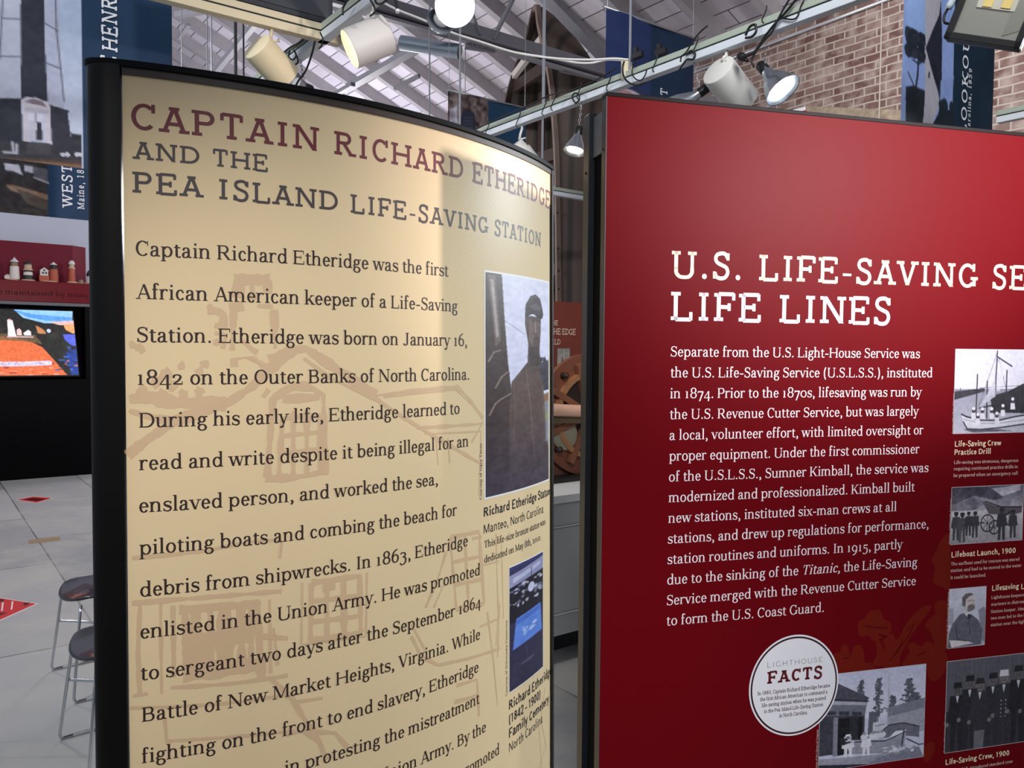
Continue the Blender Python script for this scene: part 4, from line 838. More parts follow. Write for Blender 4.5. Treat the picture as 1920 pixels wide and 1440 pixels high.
mb = MB(); mb.prism([at_st(-10.5, 18, 0), at_st(7.7, 18, 0), at_st(7.7, 18, 4.8), at_st(-1, 18, 8.5), at_st(-10.5, 18, 4.9)], E1 * .2); structure('wall_back', mb, mat('painted_wall', (206, 206, 218), .8, noise=.05, nscale=3))
RAF = mat('rafter_shaded_white', (164, 159, 162), .7, noise=.08, nscale=5)  # same white paint as the boards, greyed to stand for shade
slope = (E2 * 1 - ZZ * SL) / math.hypot(1, SL); nrm = RN_ / np.linalg.norm(RN_)
for k in range(-3, 18):
    t_ = 5.78 + .72 * k
    mb = MB(); mb.box(RP0 + E1 * t_ - slope * 4.4 - nrm * .085, slope * 4.4, E1 * .048, nrm * .085)
    structure('roof_rafter', mb, RAF)

# steel of the roof truss
STL = mat('truss_steel', (140, 138, 146), .5, metal=.2, noise=.08, nscale=6); STD = mat('truss_steel_dark', (132, 130, 138), .5, metal=.2, noise=.1, nscale=6); PALE = mat('pale_steel', (150, 148, 156), .45, metal=.15, noise=.06, nscale=8)
hub = aty(1040, 116, 7.46); plane = (hub, E1)
def tr(x, y): return atpl(x, y, *plane)
truss = thing('roof_truss', 'dark grey riveted steel roof truss passing in front of the wooden boat', 'truss', tr(900, 85))
a = tr(560, -20); b = tr(1340, 196)
mb = MB(); d = (b - a) / np.linalg.norm(b - a); d[2] = 0; d /= np.linalg.norm(d); zt = hub[2]
pa = hub - E2 * 3.6; pb = hub + E2 * 2.6
mb.box((pa + pb) / 2 + ZZ * .035, E2 * 3.1, E1 * .006, ZZ * .085); mb.box((pa + pb) / 2 - ZZ * .02 - E1 * .05, E2 * 3.1, E1 * .05, ZZ * .006); mb.build('bottom_chord', STD, truss)
mb = MB(); mb.box((pa + pb) / 2 - ZZ * .05 - E1 * .02, E2 * 3.1, E1 * .03, ZZ * .012); mb.build('chord_flange', PALE, truss)
a = tr(985, -46); b = tr(1160, 136); MB().bar(a, b, .05, .13, up=E1).build('top_chord', STD, truss)
a = tr(968, -14); b = tr(923, 76); MB().bar(a, b, .02, .06, up=E1).build('web_bar', STL, truss)
a = tr(865, -20); b = tr(898, 66); MB().bar(a, b, .02, .06, up=E1).build('web_bar', STL, truss)
mb = MB(); mb.prism([tr(872, 92), tr(928, 100), tr(930, 76), tr(910, 60), tr(880, 52)], E1 * .012); mb.build('gusset_plate', STL, truss)
mb = MB(); mb.prism([tr(1048, 134), tr(1150, 158), tr(1180, 168), tr(1180, 138), tr(1128, 122), tr(1100, 134)], E1 * .012); mb.build('gusset_plate', STD, truss)
mb = MB()
for x, y in ((884, 86), (893, 88), (902, 90), (914, 92), (922, 94), (890, 70), (1098, 137), (1108, 139), (1118, 142), (1127, 144), (1058, 33), (1122, 98), (1130, 108)): mb.ball(tr(x, y) - E1 * .012, .011, 8, 6)
mb.build('rivet', STL, truss, smooth=True)

def long_thing(name, label, cat, mb, m, group=None, smooth=False, bevel=0):
    o = mb.build(name, m, smooth=smooth, bevel=bevel); return tag(o, label, cat, group)
DUCT = mat('duct_metal', (176, 190, 202), .22, metal=.9)
a = aty(752, 80, 6.9); b = aty(862, 97, 6.78)
mb = MB(); mb.tube([a, b], .062, 18); long_thing('metal_pipe', 'short shiny silver pipe under the truss beside the white can lamp', 'pipe', mb, DUCT, smooth='auto')
def fbar(x0, y0, x1, y1, Y0, Y1, w_, h_, nm, lab, cat, m): mb = MB(); mb.bar(aty(x0, y0, Y0), aty(x1, y1, Y1), w_, h_); return long_thing(nm, lab, cat, mb, m)
fbar(655, 163, 800, 80, 8.6, 7.6, .09, .05, 'steel_brace', 'pale flat steel brace rising to the silver pipe under the roof', 'brace', PALE)
fbar(394, 146, 482, 40, 8.2, 7.4, .05, .05, 'steel_brace', 'slanting pale steel brace seen left of the cream can lamp', 'brace', PALE)
fbar(740, 166, 786, 142, 8.4, 8.2, .035, .035, 'steel_hanger', 'short dark steel hanger clipped under the roof rafters', 'hanger', STD)
fbar(330, 28, 400, 18, 7.6, 7.4, .05, .05, 'steel_brace', 'grey steel brace at the top edge beside the dark blue banner', 'brace', STL)
fbar(336, 72, 354, 46, 9.4, 9.2, .04, .03, 'steel_hanger', 'small pale steel hanger under the roof right of the dark blue banner', 'hanger', PALE)
fbar(620, 182, 662, 158, 8.6, 8.2, .05, .04, 'steel_brace', 'small grey brace crossing the rafters above the cream panel', 'brace', STL)
# conduit on the brick wall
def onwall(x, y, off=.0): return atpl(x, y, at_st(SW - off, 0, 0), E2)
a = onwall(1262, 150, .03); b = onwall(1720, -22, .03); mb = MB(); mb.tube([a, b], .016, 10); long_thing('wall_conduit', 'long grey conduit pipe running along the top of the brick wall', 'conduit', mb, mat('conduit', (190, 192, 198), .35, metal=.5), smooth=True)
mb = MB(); a = onwall(1654, 0, .03); b = onwall(1640, 228, .03); b[:2] = a[:2]; b[2] -= .6; mb.tube([a, b], .007, 6); long_thing('thin_wire', 'thin pale wire hanging down the brick wall left of the lighthouse banner', 'wire', mb, mat('wire_pale', (170, 160, 150), .5))
mb = MB(); P = [onwall(1474, 226, .02), onwall(1511, 234, .02), onwall(1511, 200, .02), onwall(1474, 208, .02)]; z0 = P[0][2] - .6
P = [P[0] * [1, 1, 0] + ZZ * z0, P[1] * [1, 1, 0] + ZZ * z0, P[2], P[2] * [0, 0, 1] + P[0] * [1, 1, 0]]
mb.prism(P, -E2 * .01); long_thing('wall_sign', 'white sign with a red mark on the brick wall behind the red panel', 'sign', mb, mat('sign_white', (226, 226, 232), .5))
sg = bpy.data.objects['wall_sign']; mb = MB(); q = onwall(1503, 212, .035); mb.box(q, E1 * .05, E2 * .002, ZZ * .02); o = mb.build('red_mark', mat('sign_red', (190, 40, 60), .5), None); o.parent = sg; o.location = Vector(o.location) - sg.location
# painted-over patch low on the wall
mb = MB(); P0 = onwall(1513, 199, .006); P1 = onwall(1730, 208, .006); mb.prism([P0 * [1, 1, 0] + ZZ * 2.4, P1 * [1, 1, 0] + ZZ * 2.4, P1, P0], -E2 * .006); structure('trim_1', mb, mat('worn_plaster', (150, 134, 116), .9, noise=.35, nscale=16))

# ------------------------------------------------------------------ lighting grid
WBL = mat('track_white', (222, 228, 234), .4); SAGE = mat('track_sage', (176, 186, 170), .5); CBM = mat('track_cream', (226, 212, 178), .5); DKG = mat('track_slot', (30, 34, 34), .6)
ZB = 2.8
def track(p, d, t0, t1, label, mU, mL, hU=.026, hL=.032, wd=.041):
    """double channel: upper and lower rail with a dark slot line between"""
    p = np.array([p[0], p[1], ZB]); n = np.cross(d, ZZ); c = p + d * (t0 + t1) / 2 + n * 0
    o = thing('track_beam', label, 'lighting beam', c)
    hl = (t1 - t0) / 2
    MB().box(c + ZZ * hL / 2, d * hl, n * wd / 2, ZZ * hL / 2).build('lower_rail', mL, o, bevel=.002)
    MB().box(c + ZZ * (hL + .003), d * hl, n * wd * .46, ZZ * .003).build('slot', DKG, o)
    MB().box(c + ZZ * (hL + .006 + hU / 2), d * hl, n * wd / 2, ZZ * hU / 2).build('upper_rail', mU, o, bevel=.002)
    return o
pA = atz(1240, 139, ZB)
bmA = track(pA - E2 * .0, E1, -2.7, 3.2, 'long white lighting beam crossing above the red panel, hung with cords', SAGE, WBL)
pB = atz(480, 47, ZB)
bmB = track(pB, E2, -1.6, .34, 'cream lighting beam under the dark grey box', CBM, CBM)
pC = atz(608, 78, ZB)
bmC = track(pC, E1, -2.0, 1.6, 'white lighting beam running back behind the cream can lamp', SAGE, WBL)
pG = atz(1060, 370, ZB)
bmG = track(pG, E2, -1.6, 1.6, 'far white lighting beam seen in the gap between the panels', SAGE, WBL)
pR = atz(1890, 228, ZB)
bmR = track(pR, E1, -1.0, .05, 'white lighting beam in front of bricks right of the lighthouse banner', SAGE, WBL)
GX = mat('box_dark_grey', (58, 60, 68), .6, noise=.05, nscale=20)
gq = atpl(626, 57, pB - E1 * .021, E1); c = gq - E2 * .42 + E1 * .06; c[2] = 2.866 + .19
bx = thing('speaker_box', 'dark grey box resting on the cream lighting beam at the top edge', 'box', (c[0], c[1], 2.866))
MB().box(c, E2 * .42, E1 * .06, ZZ * .19).build('box_shell', GX, bx, bevel=.012)
MB().box(c - E1 * .061, E2 * .40, E1 * .004, ZZ * .17).build('front_panel', mat('box_front', (66, 68, 76), .55), bx, bevel=.003)
ROD = mat('hanger_rod', (170, 172, 178), .35, metal=.6); RODB = mat('hanger_black', (34, 34, 40), .5)
def roof_z(p): return ZE + SL * (SW - (p @ E2)) - .05
def rod(x, yb, Y, r, lab, m=ROD, nut=None):
    p = aty(x, yb, Y); q = p.copy(); q[2] = roof_z(p); mb = MB(); mb.tube([p, q], r, 6); o = long_thing('hanger_rod', lab, 'rod', mb, m)
    if nut is not None:
        n_ = aty(x, nut, Y); n_[:2] = p[:2]; mb = MB(); mb.tube([n_ - ZZ * .02, n_ + ZZ * .03], r * 2.2, 8); k = mb.build('coupling_nut', ROD, o); k.parent = o; k.location = (0, 0, 0); 
        k.matrix_world = Matrix.Identity(4)
        ob = ORG[o.name]; k.location = -ob + ORG[k.name] if False else (0, 0, 0)
    return o
tA = lambda x, y: atpl(x, y, pA, np.cross(E1, ZZ))
def rod_on(pt, r, lab, m=ROD):
    q = pt.copy(); q[2] = roof_z(pt); mb = MB(); mb.tube([pt, q], r, 6); return long_thing('hanger_rod', lab, 'rod', mb, m)
q = tA(1181, 112); q[2] = ZB + .06; rod_on(q, .006, 'threaded rod with a coupling that carries the white beam beside the blue banner')
q = tA(1020, 190); q[2] = ZB + .06; rod_on(q, .006, 'threaded rod that carries the white beam in front of the wooden boat')
rod(862, 240, 4.4, .0065, 'long pale rod hanging under the bright bulb behind the cream panel')
rod(805, 222, 6.0, .006, 'thin rod in front of the rafters left of the rock banner')
rod(1017, 300, 5.0, .008, 'pale rod hanging in front of the wooden boat below the white beam')
rod(872, 180, 7.0, .004, 'very thin rod just right of the silver pipe')
rod(442, 158, 5.0, .010, 'thicker black rod left of the cream can lamp', RODB)
rod(457, 160, 5.2, .006, 'thinner black rod beside the cream can lamp', RODB)
rod(397, 150, 7.0, .006, 'grey rod in front of the slanting brace', ROD)
rod(389, 150, 7.4, .005, 'faint grey rod left of the slanting brace', ROD)
rod(341, 140, 7.0, .004, 'thin grey rod beside the dark blue banner', ROD)

# ------------------------------------------------------------------ lamps
CANW = mat('can_white', (214, 212, 206), .5); CANC = mat('can_cream', (222, 208, 172), .55); CANI = mat('can_inside', (235, 220, 180), .45)
def nrmz(v): v = np.asarray(v, float); return v / np.linalg.norm(v)
def can_lamp(label, back, mouth, r, stem_top, m, glow=(255, 236, 190), est=6.0, taper=1.0, watts=0, spot=70, lcol=(1, .85, .62), on_cap=False):
    back = np.asarray(back); mouth = np.asarray(mouth); ax = nrmz(mouth - back); L = np.linalg.norm(mouth - back)
    o = thing('can_lamp', label, 'track lamp', back, 'can lamps on the lighting beams')
    mb = MB(); mb.lathe([(r * .001, 0), (r * .90 * taper, 0), (r * .97 * taper, .003), (r * taper, .010), (r, L), (r * .965, L + .001), (r * .95, L - .004), (r * .94, L * .35), (r * .001, L * .33)], back, ax, 40)
    mb.build('housing', m, o, smooth='auto')
    mb = MB(); mb.lathe([(r * .001, L * .70), (r * .45, L * .72), (r * .62, L * .70), (r * .66, L * .60), (r * .3, L * .36), (r * .001, L * .36)], back, ax, 28); mb.build('bulb', mat('bulb_%d_%d' % (glow[2], int(est * 10)), glow, .3, emit=glow, est=est), o, smooth=True)
    st = np.asarray(stem_top); mid = back + ax * L * .22; up = nrmz(st - mid); sd = nrmz(np.cross(ax, up))
    foot = back - ax * .002 + nrmz(up - ax * (up @ ax)) * r * .55 if on_cap else mid + (up - ax * (up @ ax)) / np.linalg.norm(up - ax * (up @ ax)) * r * .96
    mb = MB(); mb.tube([st + ZZ * .004, st - ZZ * .02, (st + foot) / 2 * [0, 0, 1] + st * [1, 1, 0] if False else st * .4 + foot * .6, foot], .007, 8); mb.build('stem', m, o, smooth=True)
    mb = MB(); mb.tube([foot + sd * .02, foot + sd * .02 + nrmz(up + ax) * .03], .0045, 8); mb.build('knob', m, o, smooth=True)
    if watts: light('can_lamp_light', 'SPOT', mouth + ax * .012, watts, lcol, mouth + ax, .04, spot, .6, parent=o)
    return o
tB = lambda x, y: atpl(x, y, pB, E1)
tC = lambda x, y: atpl(x, y, pC, np.cross(E1, ZZ))
def under(beam_fn, x, y): q = beam_fn(x, y); q[2] = ZB; return q
s1 = tB(509, 55); s1[2] = ZB
can_lamp('cream can lamp pointing down to the right under the cream beam', aty(481, 86, s1[1] - .06), aty(536, 147, s1[1] + .05), .062, s1, CANC, glow=(255, 246, 222), watts=14, spot=80, est=4)
s2 = tC(700, 4); s2[2] = ZB
can_lamp('white can lamp with a glowing mouth turned toward the cream can lamp', aty(727, 63, s2[1] + .02), aty(656, 92, s2[1] - .02), .069, s2, CANW, glow=(255, 232, 176), est=9.0, watts=10, spot=80)
s4 = tA(1362, 92); s4[2] = ZB
can_lamp('big white can lamp seen from behind in front of the brick wall', aty(1345.6, 130, s4[1] + .0), aty(1392, 190, s4[1] + .10), .0715, s4, CANW, on_cap=True, watts=26, spot=90, lcol=(1, .92, .82))
s7 = tA(979, 236); s7[2] = ZB
can_lamp('small white can lamp half hidden behind the right end of the cream panel', aty(966, 270, s7[1] - .01), aty(996, 310, s7[1] + .03), .062, s7, CANW, on_cap=True, taper=.72, watts=8, spot=80)
ALU = mat('spun_aluminium', (200, 206, 214), .22, metal=.95); SOCK = mat('socket_black', (20, 20, 22), .4); CHN = mat('chain_steel', (170, 172, 178), .3, metal=.8); CORD = mat('cord_black', (22, 24, 25), .5)
def clamp_lamp(label, sock, rim, r, hang, est=9.0, glow=(240, 248, 255), watts=0, spot=110, m=ALU, lit=True, lcol=(.93, .97, 1)):
    sock = np.asarray(sock); rim = np.asarray(rim); ax = nrmz(rim - sock); L = np.linalg.norm(rim - sock)
    o = thing('clamp_lamp', label, 'clamp lamp', sock, 'aluminium clamp lamps')
    mb = MB(); pr = [(.020, .02), (.024, L * .30), (r * .62, L * .52), (r * .86, L * .76), (r, L), (r * 1.02, L + .002), (r * .985, L - .001), (r * .84, L * .76), (r * .6, L * .53), (.021, L * .31)]
    mb.lathe(pr, sock, ax, 40); mb.build('reflector', m, o, smooth=True)
    mb = MB(); mb.lathe([(.001, -.025), (.016, -.025), (.021, -.018), (.021, .018), (.017, .03), (.001, .03)], sock, ax, 20); mb.build('socket', SOCK, o, smooth='auto')
    bm = mat('bulb_cool_%d' % int(est * 10), glow, .3, emit=glow, est=est) if lit else mat('bulb_off', (225, 228, 230), .2)
    mb = MB(); mb.lathe([(.014, L * .32), (r * .36, L * .58), (r * .58, L * .76), (r * .62, L * .86), (r * .50, L * .95), (r * .25, L * .985), (.001, L * .99)], sock, ax, 28); mb.build('bulb', bm, o, smooth=True)
    h = np.asarray(hang); j = sock + ax * .012; mb = MB()
    n = max(4, int(np.linalg.norm(h - j) / .014))
    for i in range(n):
        p = h + (j - h) * (i + .5) / n; d = nrmz(j - h); x = nrmz(np.cross(d, (.3, 1, .2))) if i % 2 else nrmz(np.cross(d, np.cross(d, (.3, 1, .2))))
        mb.tube([p + d * .009 * math.cos(t) + x * .005 * math.sin(t) for t in np.linspace(0, 2 * math.pi, 9)], .0014, 5, cap=False)
    mb.build('chain', CHN, o, smooth=True)
    mb = MB(); mb.tube([h + E2 * .02 + ZZ * .03, h + ZZ * .004, j * .1 + h * .9], .004, 6); mb.box(h + ZZ * .01, E1 * .012, E2 * .018, ZZ * .006); mb.build('clamp', CHN, o)
    if watts: light('clamp_lamp_light', 'SPOT', rim + ax * .03, watts, lcol, rim + ax, .05, spot, .5, parent=o)
    return o
l3 = aty(853, 10, 2.80); clamp_lamp('bright lit clamp lamp facing us at the top edge', aty(851, -2, 2.89), aty(853, 12, 2.78), .069, aty(851, -60, 2.9), est=5, watts=16, spot=120)
clamp_lamp('dull unlit clamp lamp behind the bright bulb at the top edge', aty(838, 14, 3.16), aty(826, 40, 3.10), .052, aty(838, -50, 3.2), lit=False)
h5 = tA(1436, 66); h5[2] = ZB; clamp_lamp('shining clamp lamp hanging in front of the brick wall', aty(1431, 128, h5[1] + .03), aty(1468, 170, h5[1] - .03), .070, h5, est=16, watts=40, spot=125)
h6 = tA(1301, 118); h6[2] = ZB; clamp_lamp('clamp lamp half sunk behind the red panel, seen from its back', aty(1318, 170, h6[1] + .02), aty(1268, 206, h6[1] + .05), .062, h6, lit=False)
h8 = tA(1090, 196); h8[2] = ZB; clamp_lamp('glowing clamp lamp hanging at the left edge of the red panel frame', aty(1085, 247, h8[1]), aty(1077, 284, h8[1] - .02), .056, h8, est=10, glow=(255, 244, 222), watts=12, spot=120, lcol=(1, .92, .8))
h9 = tC(563, 116); h9[2] = ZB; clamp_lamp('clear clamp lamp hanging low behind the cream can lamp', aty(576, 166, h9[1] + .02), aty(552, 156, h9[1] - .03), .045, h9, lit=False)

# floodlight
fl = thing('floodlight', 'black floodlight with two yellow diodes at the top right corner', 'floodlight', aty(1868, 30, 2.4))
fc = aty(1868, 14, 2.4); fx = nrmz(aty(1920, 88, 2.33) - aty(1803, 71, 2.42)); fn = nrmz(np.cross(fx, (-.06, -.02, 1.0))); fy = nrmz(np.cross(fn, fx)); fy = fy if fy[2] > 0 else -fy; fn = nrmz(np.cross(fx, fy)); fn = fn if fn[1] < 0 else -fn
FB = mat('flood_black', (24, 23, 22), .4); FRF = mat('flood_reflector', (188, 184, 172), .28, metal=.75)
W_, H_ = .105, .105
MB().box(fc - fn * .02, fx * W_, fy * H_, fn * .018).build('housing', FB, fl, bevel=.006)
for sx, sy, w2, h2 in ((-1, 0, .009, H_), (1, 0, .009, H_), (0, -1, W_, .010), (0, 1, W_, .010)):
    MB().box(fc + fx * sx * (W_ - .009) + fy * sy * (H_ - .010) + fn * .008, fx * w2, fy * h2, fn * .010).build('bezel', FB, fl, bevel=.002)
mb = MB(); mb.box(fc + fn * .0005, fx * (W_ - .016), fy * (H_ - .018), fn * .002); rf = mb.build('reflector', FRF, fl)
mb = MB()
for i in range(12): k = i / 11.0; mb.box(fc + fx * (.045 + .04 * k) - fy * (.02 + .0) + fn * .004, fx * .0012, fy * (.055 - .02 * k), fn * .0016)
mb.build('louver', FRF, rf).parent = rf
MB().box(fc + fn * .005 + fy * .035, fx * .052, fy * .042, fn * .002).build('diode_board', mat('diode_board', (206, 202, 186), .5), fl)
for dx, dy in ((-.024, .012), (.026, .014)): MB().box(fc + fn * .008 + fx * dx + fy * dy, fx * .013, fy * .016, fn * .002).build('diode', mat('diode_yellow', (244, 214, 130), .4), fl, bevel=.001)
mb = MB(); mb.tube([fc - fn * .03 + fy * .02, fc - fn * .05 + fy * .2, fc + ZZ * .5 - fn * .05], .012, 8); mb.build('bracket', FB, fl)
mb = MB(); mb.tube(cat_rom([fc - fx * .11 + fy * .10, fc - fx * .118 + fy * .05, fc - fx * .128 - fy * .02], 6), .010, 10); mb.build('clear_plug', mat('plug_clear', (214, 224, 232), .2), fl, smooth=True)
mb = MB(); mb.tube(cat_rom([fc - fx * .128 - fy * .02, fc - fx * .13 - fy * .04, fc - fx * .12 - fy * .06, fc - fx * .09 - fn * .03 - fy * .05], 6), .004, 8); mb.build('power_lead', CORD, fl, smooth=True)

# cords looped on the beams
_coff = [0]
def cord(lab, pts, fn_, r=.0035, off=.028, tip=None):
    _coff[0] = (_coff[0] + 1) % 4; off = off + .011 * _coff[0]
    n = np.cross(E1, ZZ); n = n if n[1] < 0 else -n
    P = [fn_(x, y) + n * off for x, y in pts]; mb = MB(); mb.tube(cat_rom(P, 6), r, 7); o = long_thing('extension_cord', lab, 'cord', mb, CORD, group='black cords on the lighting beams', smooth=True)
    if tip is not None:
        q = cat_rom(P, 6); mb = MB(); mb.tube([q[-1], q[-1] + (q[-1] - q[-2]) * 2.5], r * 1.4, 6); k = mb.build('cord_tip', mat('cord_tip', (225, 225, 225), .4), o); k.parent = o; ORG[k.name] = ORG[o.name]
        k.location = (0, 0, 0)
    return o
cord('big black cord loop hanging from the white beam above the red panel corner', [(1182, 118), (1179, 130), (1181, 146), (1190, 158), (1206, 163), (1222, 158)], tA, .0045)
cord('thin black cord loop beside the coupling rod on the white beam', [(1210, 118), (1202, 128), (1200, 142), (1206, 152), (1216, 155), (1224, 146), (1228, 134)], tA, .003)
cord('black cord dangling over the white beam left of the big white can', [(1345, 55), (1330, 68), (1316, 86), (1305, 104), (1296, 112), (1294, 122)], tA, .0035)
cord('black cord coiled at the clamp above the half hidden clamp lamp', [(1295, 106), (1304, 98), (1312, 104), (1308, 114), (1297, 114), (1290, 122), (1282, 134)], tA, .004)
cord('long black cord crossing the white beam above the shining clamp lamp', [(1512, -6), (1490, 22), (1466, 48), (1448, 70), (1436, 88), (1424, 104), (1410, 110), (1402, 110)], tA, .005)
cord('black cord running to the socket of the shining clamp lamp', [(1498, 0), (1478, 34), (1462, 66), (1446, 84), (1434, 100), (1424, 118), (1428, 130)], tA, .004)
cord('looped black cord on the white beam just above the shining lamp', [(1416, 74), (1424, 58), (1434, 54), (1436, 66), (1428, 76), (1416, 78)], tA, .005)
cord('thin dark cord tangle near the top end of the white beam', [(1478, 38), (1494, 40), (1504, 34), (1510, 16), (1516, 4)], tA, .003)
cord('black cord loop above the glowing clamp lamp at the panel frame', [(1090, 196), (1084, 186), (1088, 178), (1096, 180), (1097, 190), (1090, 197)], tA, .004)
cord('black cord lying along the lower left end of the white beam', [(905, 246), (925, 236), (950, 224), (985, 210), (1016, 196), (1040, 184), (1062, 178), (1088, 172), (1110, 164), (1140, 150), (1170, 132)], tA, .0035)
for i, (x, y) in enumerate(((930, 240), (980, 218), (1032, 196), (1052, 188), (1104, 168), (1150, 150), (1240, 116), (1320, 84), (1452, 28))):
    cord(('first', 'second', 'third', 'fourth', 'fifth', 'sixth', 'seventh', 'eighth', 'ninth')[i] + ' cord tie wrapped round the white beam counting from its far end', [(x + 4, y - 10), (x + 3, y - 2), (x - 1, y + 8), (x - 5, y + 18), (x - 2, y + 23)], tA, .0026)
cord('black cord wound along the beam behind the cream can lamp', [(543, 102), (556, 92), (572, 84), (586, 72)], tC, .004)
cord('black cord loop hanging beside the clear clamp lamp', [(560, 100), (558, 110), (566, 116), (572, 108), (568, 98), (576, 118), (570, 126)], tC, .0035)
cord('long black cord hanging from the beam down to the clear clamp lamp', [(613, 82), (609, 100), (602, 122), (594, 140), (583, 154), (577, 164)], tC, .004)
cord('black cord drooping at the top edge above the glowing white can', [(690, -6), (676, 16), (672, 24), (672, 36)], tC, .0035)
cord('black cord loop behind the glowing white can lamp', [(708, 4), (714, 14), (716, 26), (708, 34)], tC, .0035)
cord('black cord bundle at the top edge left of the bright bulb', [(722, -8), (724, 10), (734, 13), (746, 4), (752, -6)], tC, .004)
cord('black cord end hanging at the top edge left of the bright bulb', [(766, -8), (768, 14), (770, 26)], tC, .005, tip=1)
cord('brown cord scrap hanging under the beam beside the glowing mouth', [(628, 68), (633, 80), (631, 92), (626, 98)], tC, .003)
mb = MB(); q = tA(1399, 110); n = np.cross(E1, ZZ); n = n if n[1] < 0 else -n; q = q + n * .03; mb.lathe([(.001, -.012), (.016, -.012), (.018, 0), (.015, .014), (.008, .026), (.005, .04), (.001, .04)], q, nrmz(tA(1412, 114) - tA(1396, 104)), 16); long_thing('power_plug', 'round black plug hanging beside the big white can lamp', 'plug', mb, SOCK, smooth=True)
n = np.cross(E1, ZZ); n = n if n[1] < 0 else -n
for (x, y), lab in (((1196, 104), 'black spring clamp sitting on the white beam left of the blue banner middle'), ((1240, 98), 'black cord connector lying on top of the white beam by the blue banner')):
    q = tA(x, y); mb = MB(); mb.box(q, E1 * .03, ZZ * .014, E2 * .012); mb.box(q + ZZ * .02 + E1 * .012, E1 * .010, ZZ * .02, E2 * .010); long_thing('beam_clip', lab, 'clip', mb, SOCK, bevel=.004)
mb = MB(); q = tA(1175, 134); mb.box(q, E1 * .012, ZZ * .045, n * .026); long_thing('beam_bracket', 'cream bracket clamping the rod to the white beam', 'bracket', mb, CBM, bevel=.003)
WCB = mat('cable_white', (206, 204, 200), .5)
for lab, P in (('upper white cable strung from the top edge across to the white beam', [(700, -6), (740, 16), (790, 36), (850, 62), (900, 78), (960, 97), (1010, 106), (1060, 111), (1110, 112), (1150, 110), (1178, 112)]), ('lower white cable sagging in front of the wooden boat', [(930, 90), (970, 99), (1020, 107), (1060, 114), (1085, 118), (1110, 118), (1140, 112), (1178, 114)])):
    mb = MB(); mb.tube(cat_rom([aty(x, y, 3.6 if lab[0] == 'u' else 3.75) for x, y in P], 6), .0055, 8); long_thing('white_cable', lab, 'cable', mb, WCB, smooth=True)
# ------------------------------------------------------------------ hanging banners
class Cloth(Flat):
    amp = .008
    def P(s, u, z, off=0.0):
        u = np.asarray(u, float); z = np.asarray(z, float)
        return Flat.P(s, u, z, off + s.amp * np.sin(u * 11 + s.ph) * (.6 + .4 * np.sin(z * 2.1)))
CLOTH = mat_print('banner_print', .6, spec=.3)
BN = np.array([E2[1], -E2[0], 0]); BN = BN if BN[1] < 0 else -BN
def banner(label, pR, wid, ph, zb, zt, draw, res, words):
    """pR: a point on the upright right edge; draw(pic, q) paints with q(px, py) -> 0..1 picture coordinates"""
    sf = Cloth(pR, E2, BN); sf.ph = ph
    o = thing('hanging_banner', label, 'banner', (pR[0] - .4 * E2[0], pR[1] - .4 * E2[1], zb), 'lighthouse banners hanging under the roof')
    def q(x, y): u, z = sf.uv(x, y); return ((u + wid) / wid, (zt - z) / (zt - zb))
    pic = Pic(res[0], res[1], (24, 52, 80)); draw(pic, q); print_pic('cloth', pic, sf, -wid, 0, zb, zt, 0, CLOTH, o)
    mb = MB(); a = sf.P(np.array(-wid - .02), np.array(zt), 0); b = sf.P(np.array(.02), np.array(zt), 0); mb.tube([a, b], .009, 8); mb.build('top_rod', ROD, o, smooth=True)
    mb = MB()
    for u_ in (-wid + .01, -.01):
        p = sf.P(np.array(u_), np.array(zt), 0); r_ = p.copy(); r_[2] = roof_z(p); mb.tube([p, r_], .0022, 5)
    mb.build('suspension_wire', ROD, o)
    if words:
        mb = MB()
        for s, x, yb, yt, cp in words: vline(mb, sf, s, x, yb, yt, cp, 'slab', 130, off=.002)
        mb.build('banner_lettering', mat('ink_banner', (226, 228, 232), .5), o)
    return o
NV = (26, 54, 82)
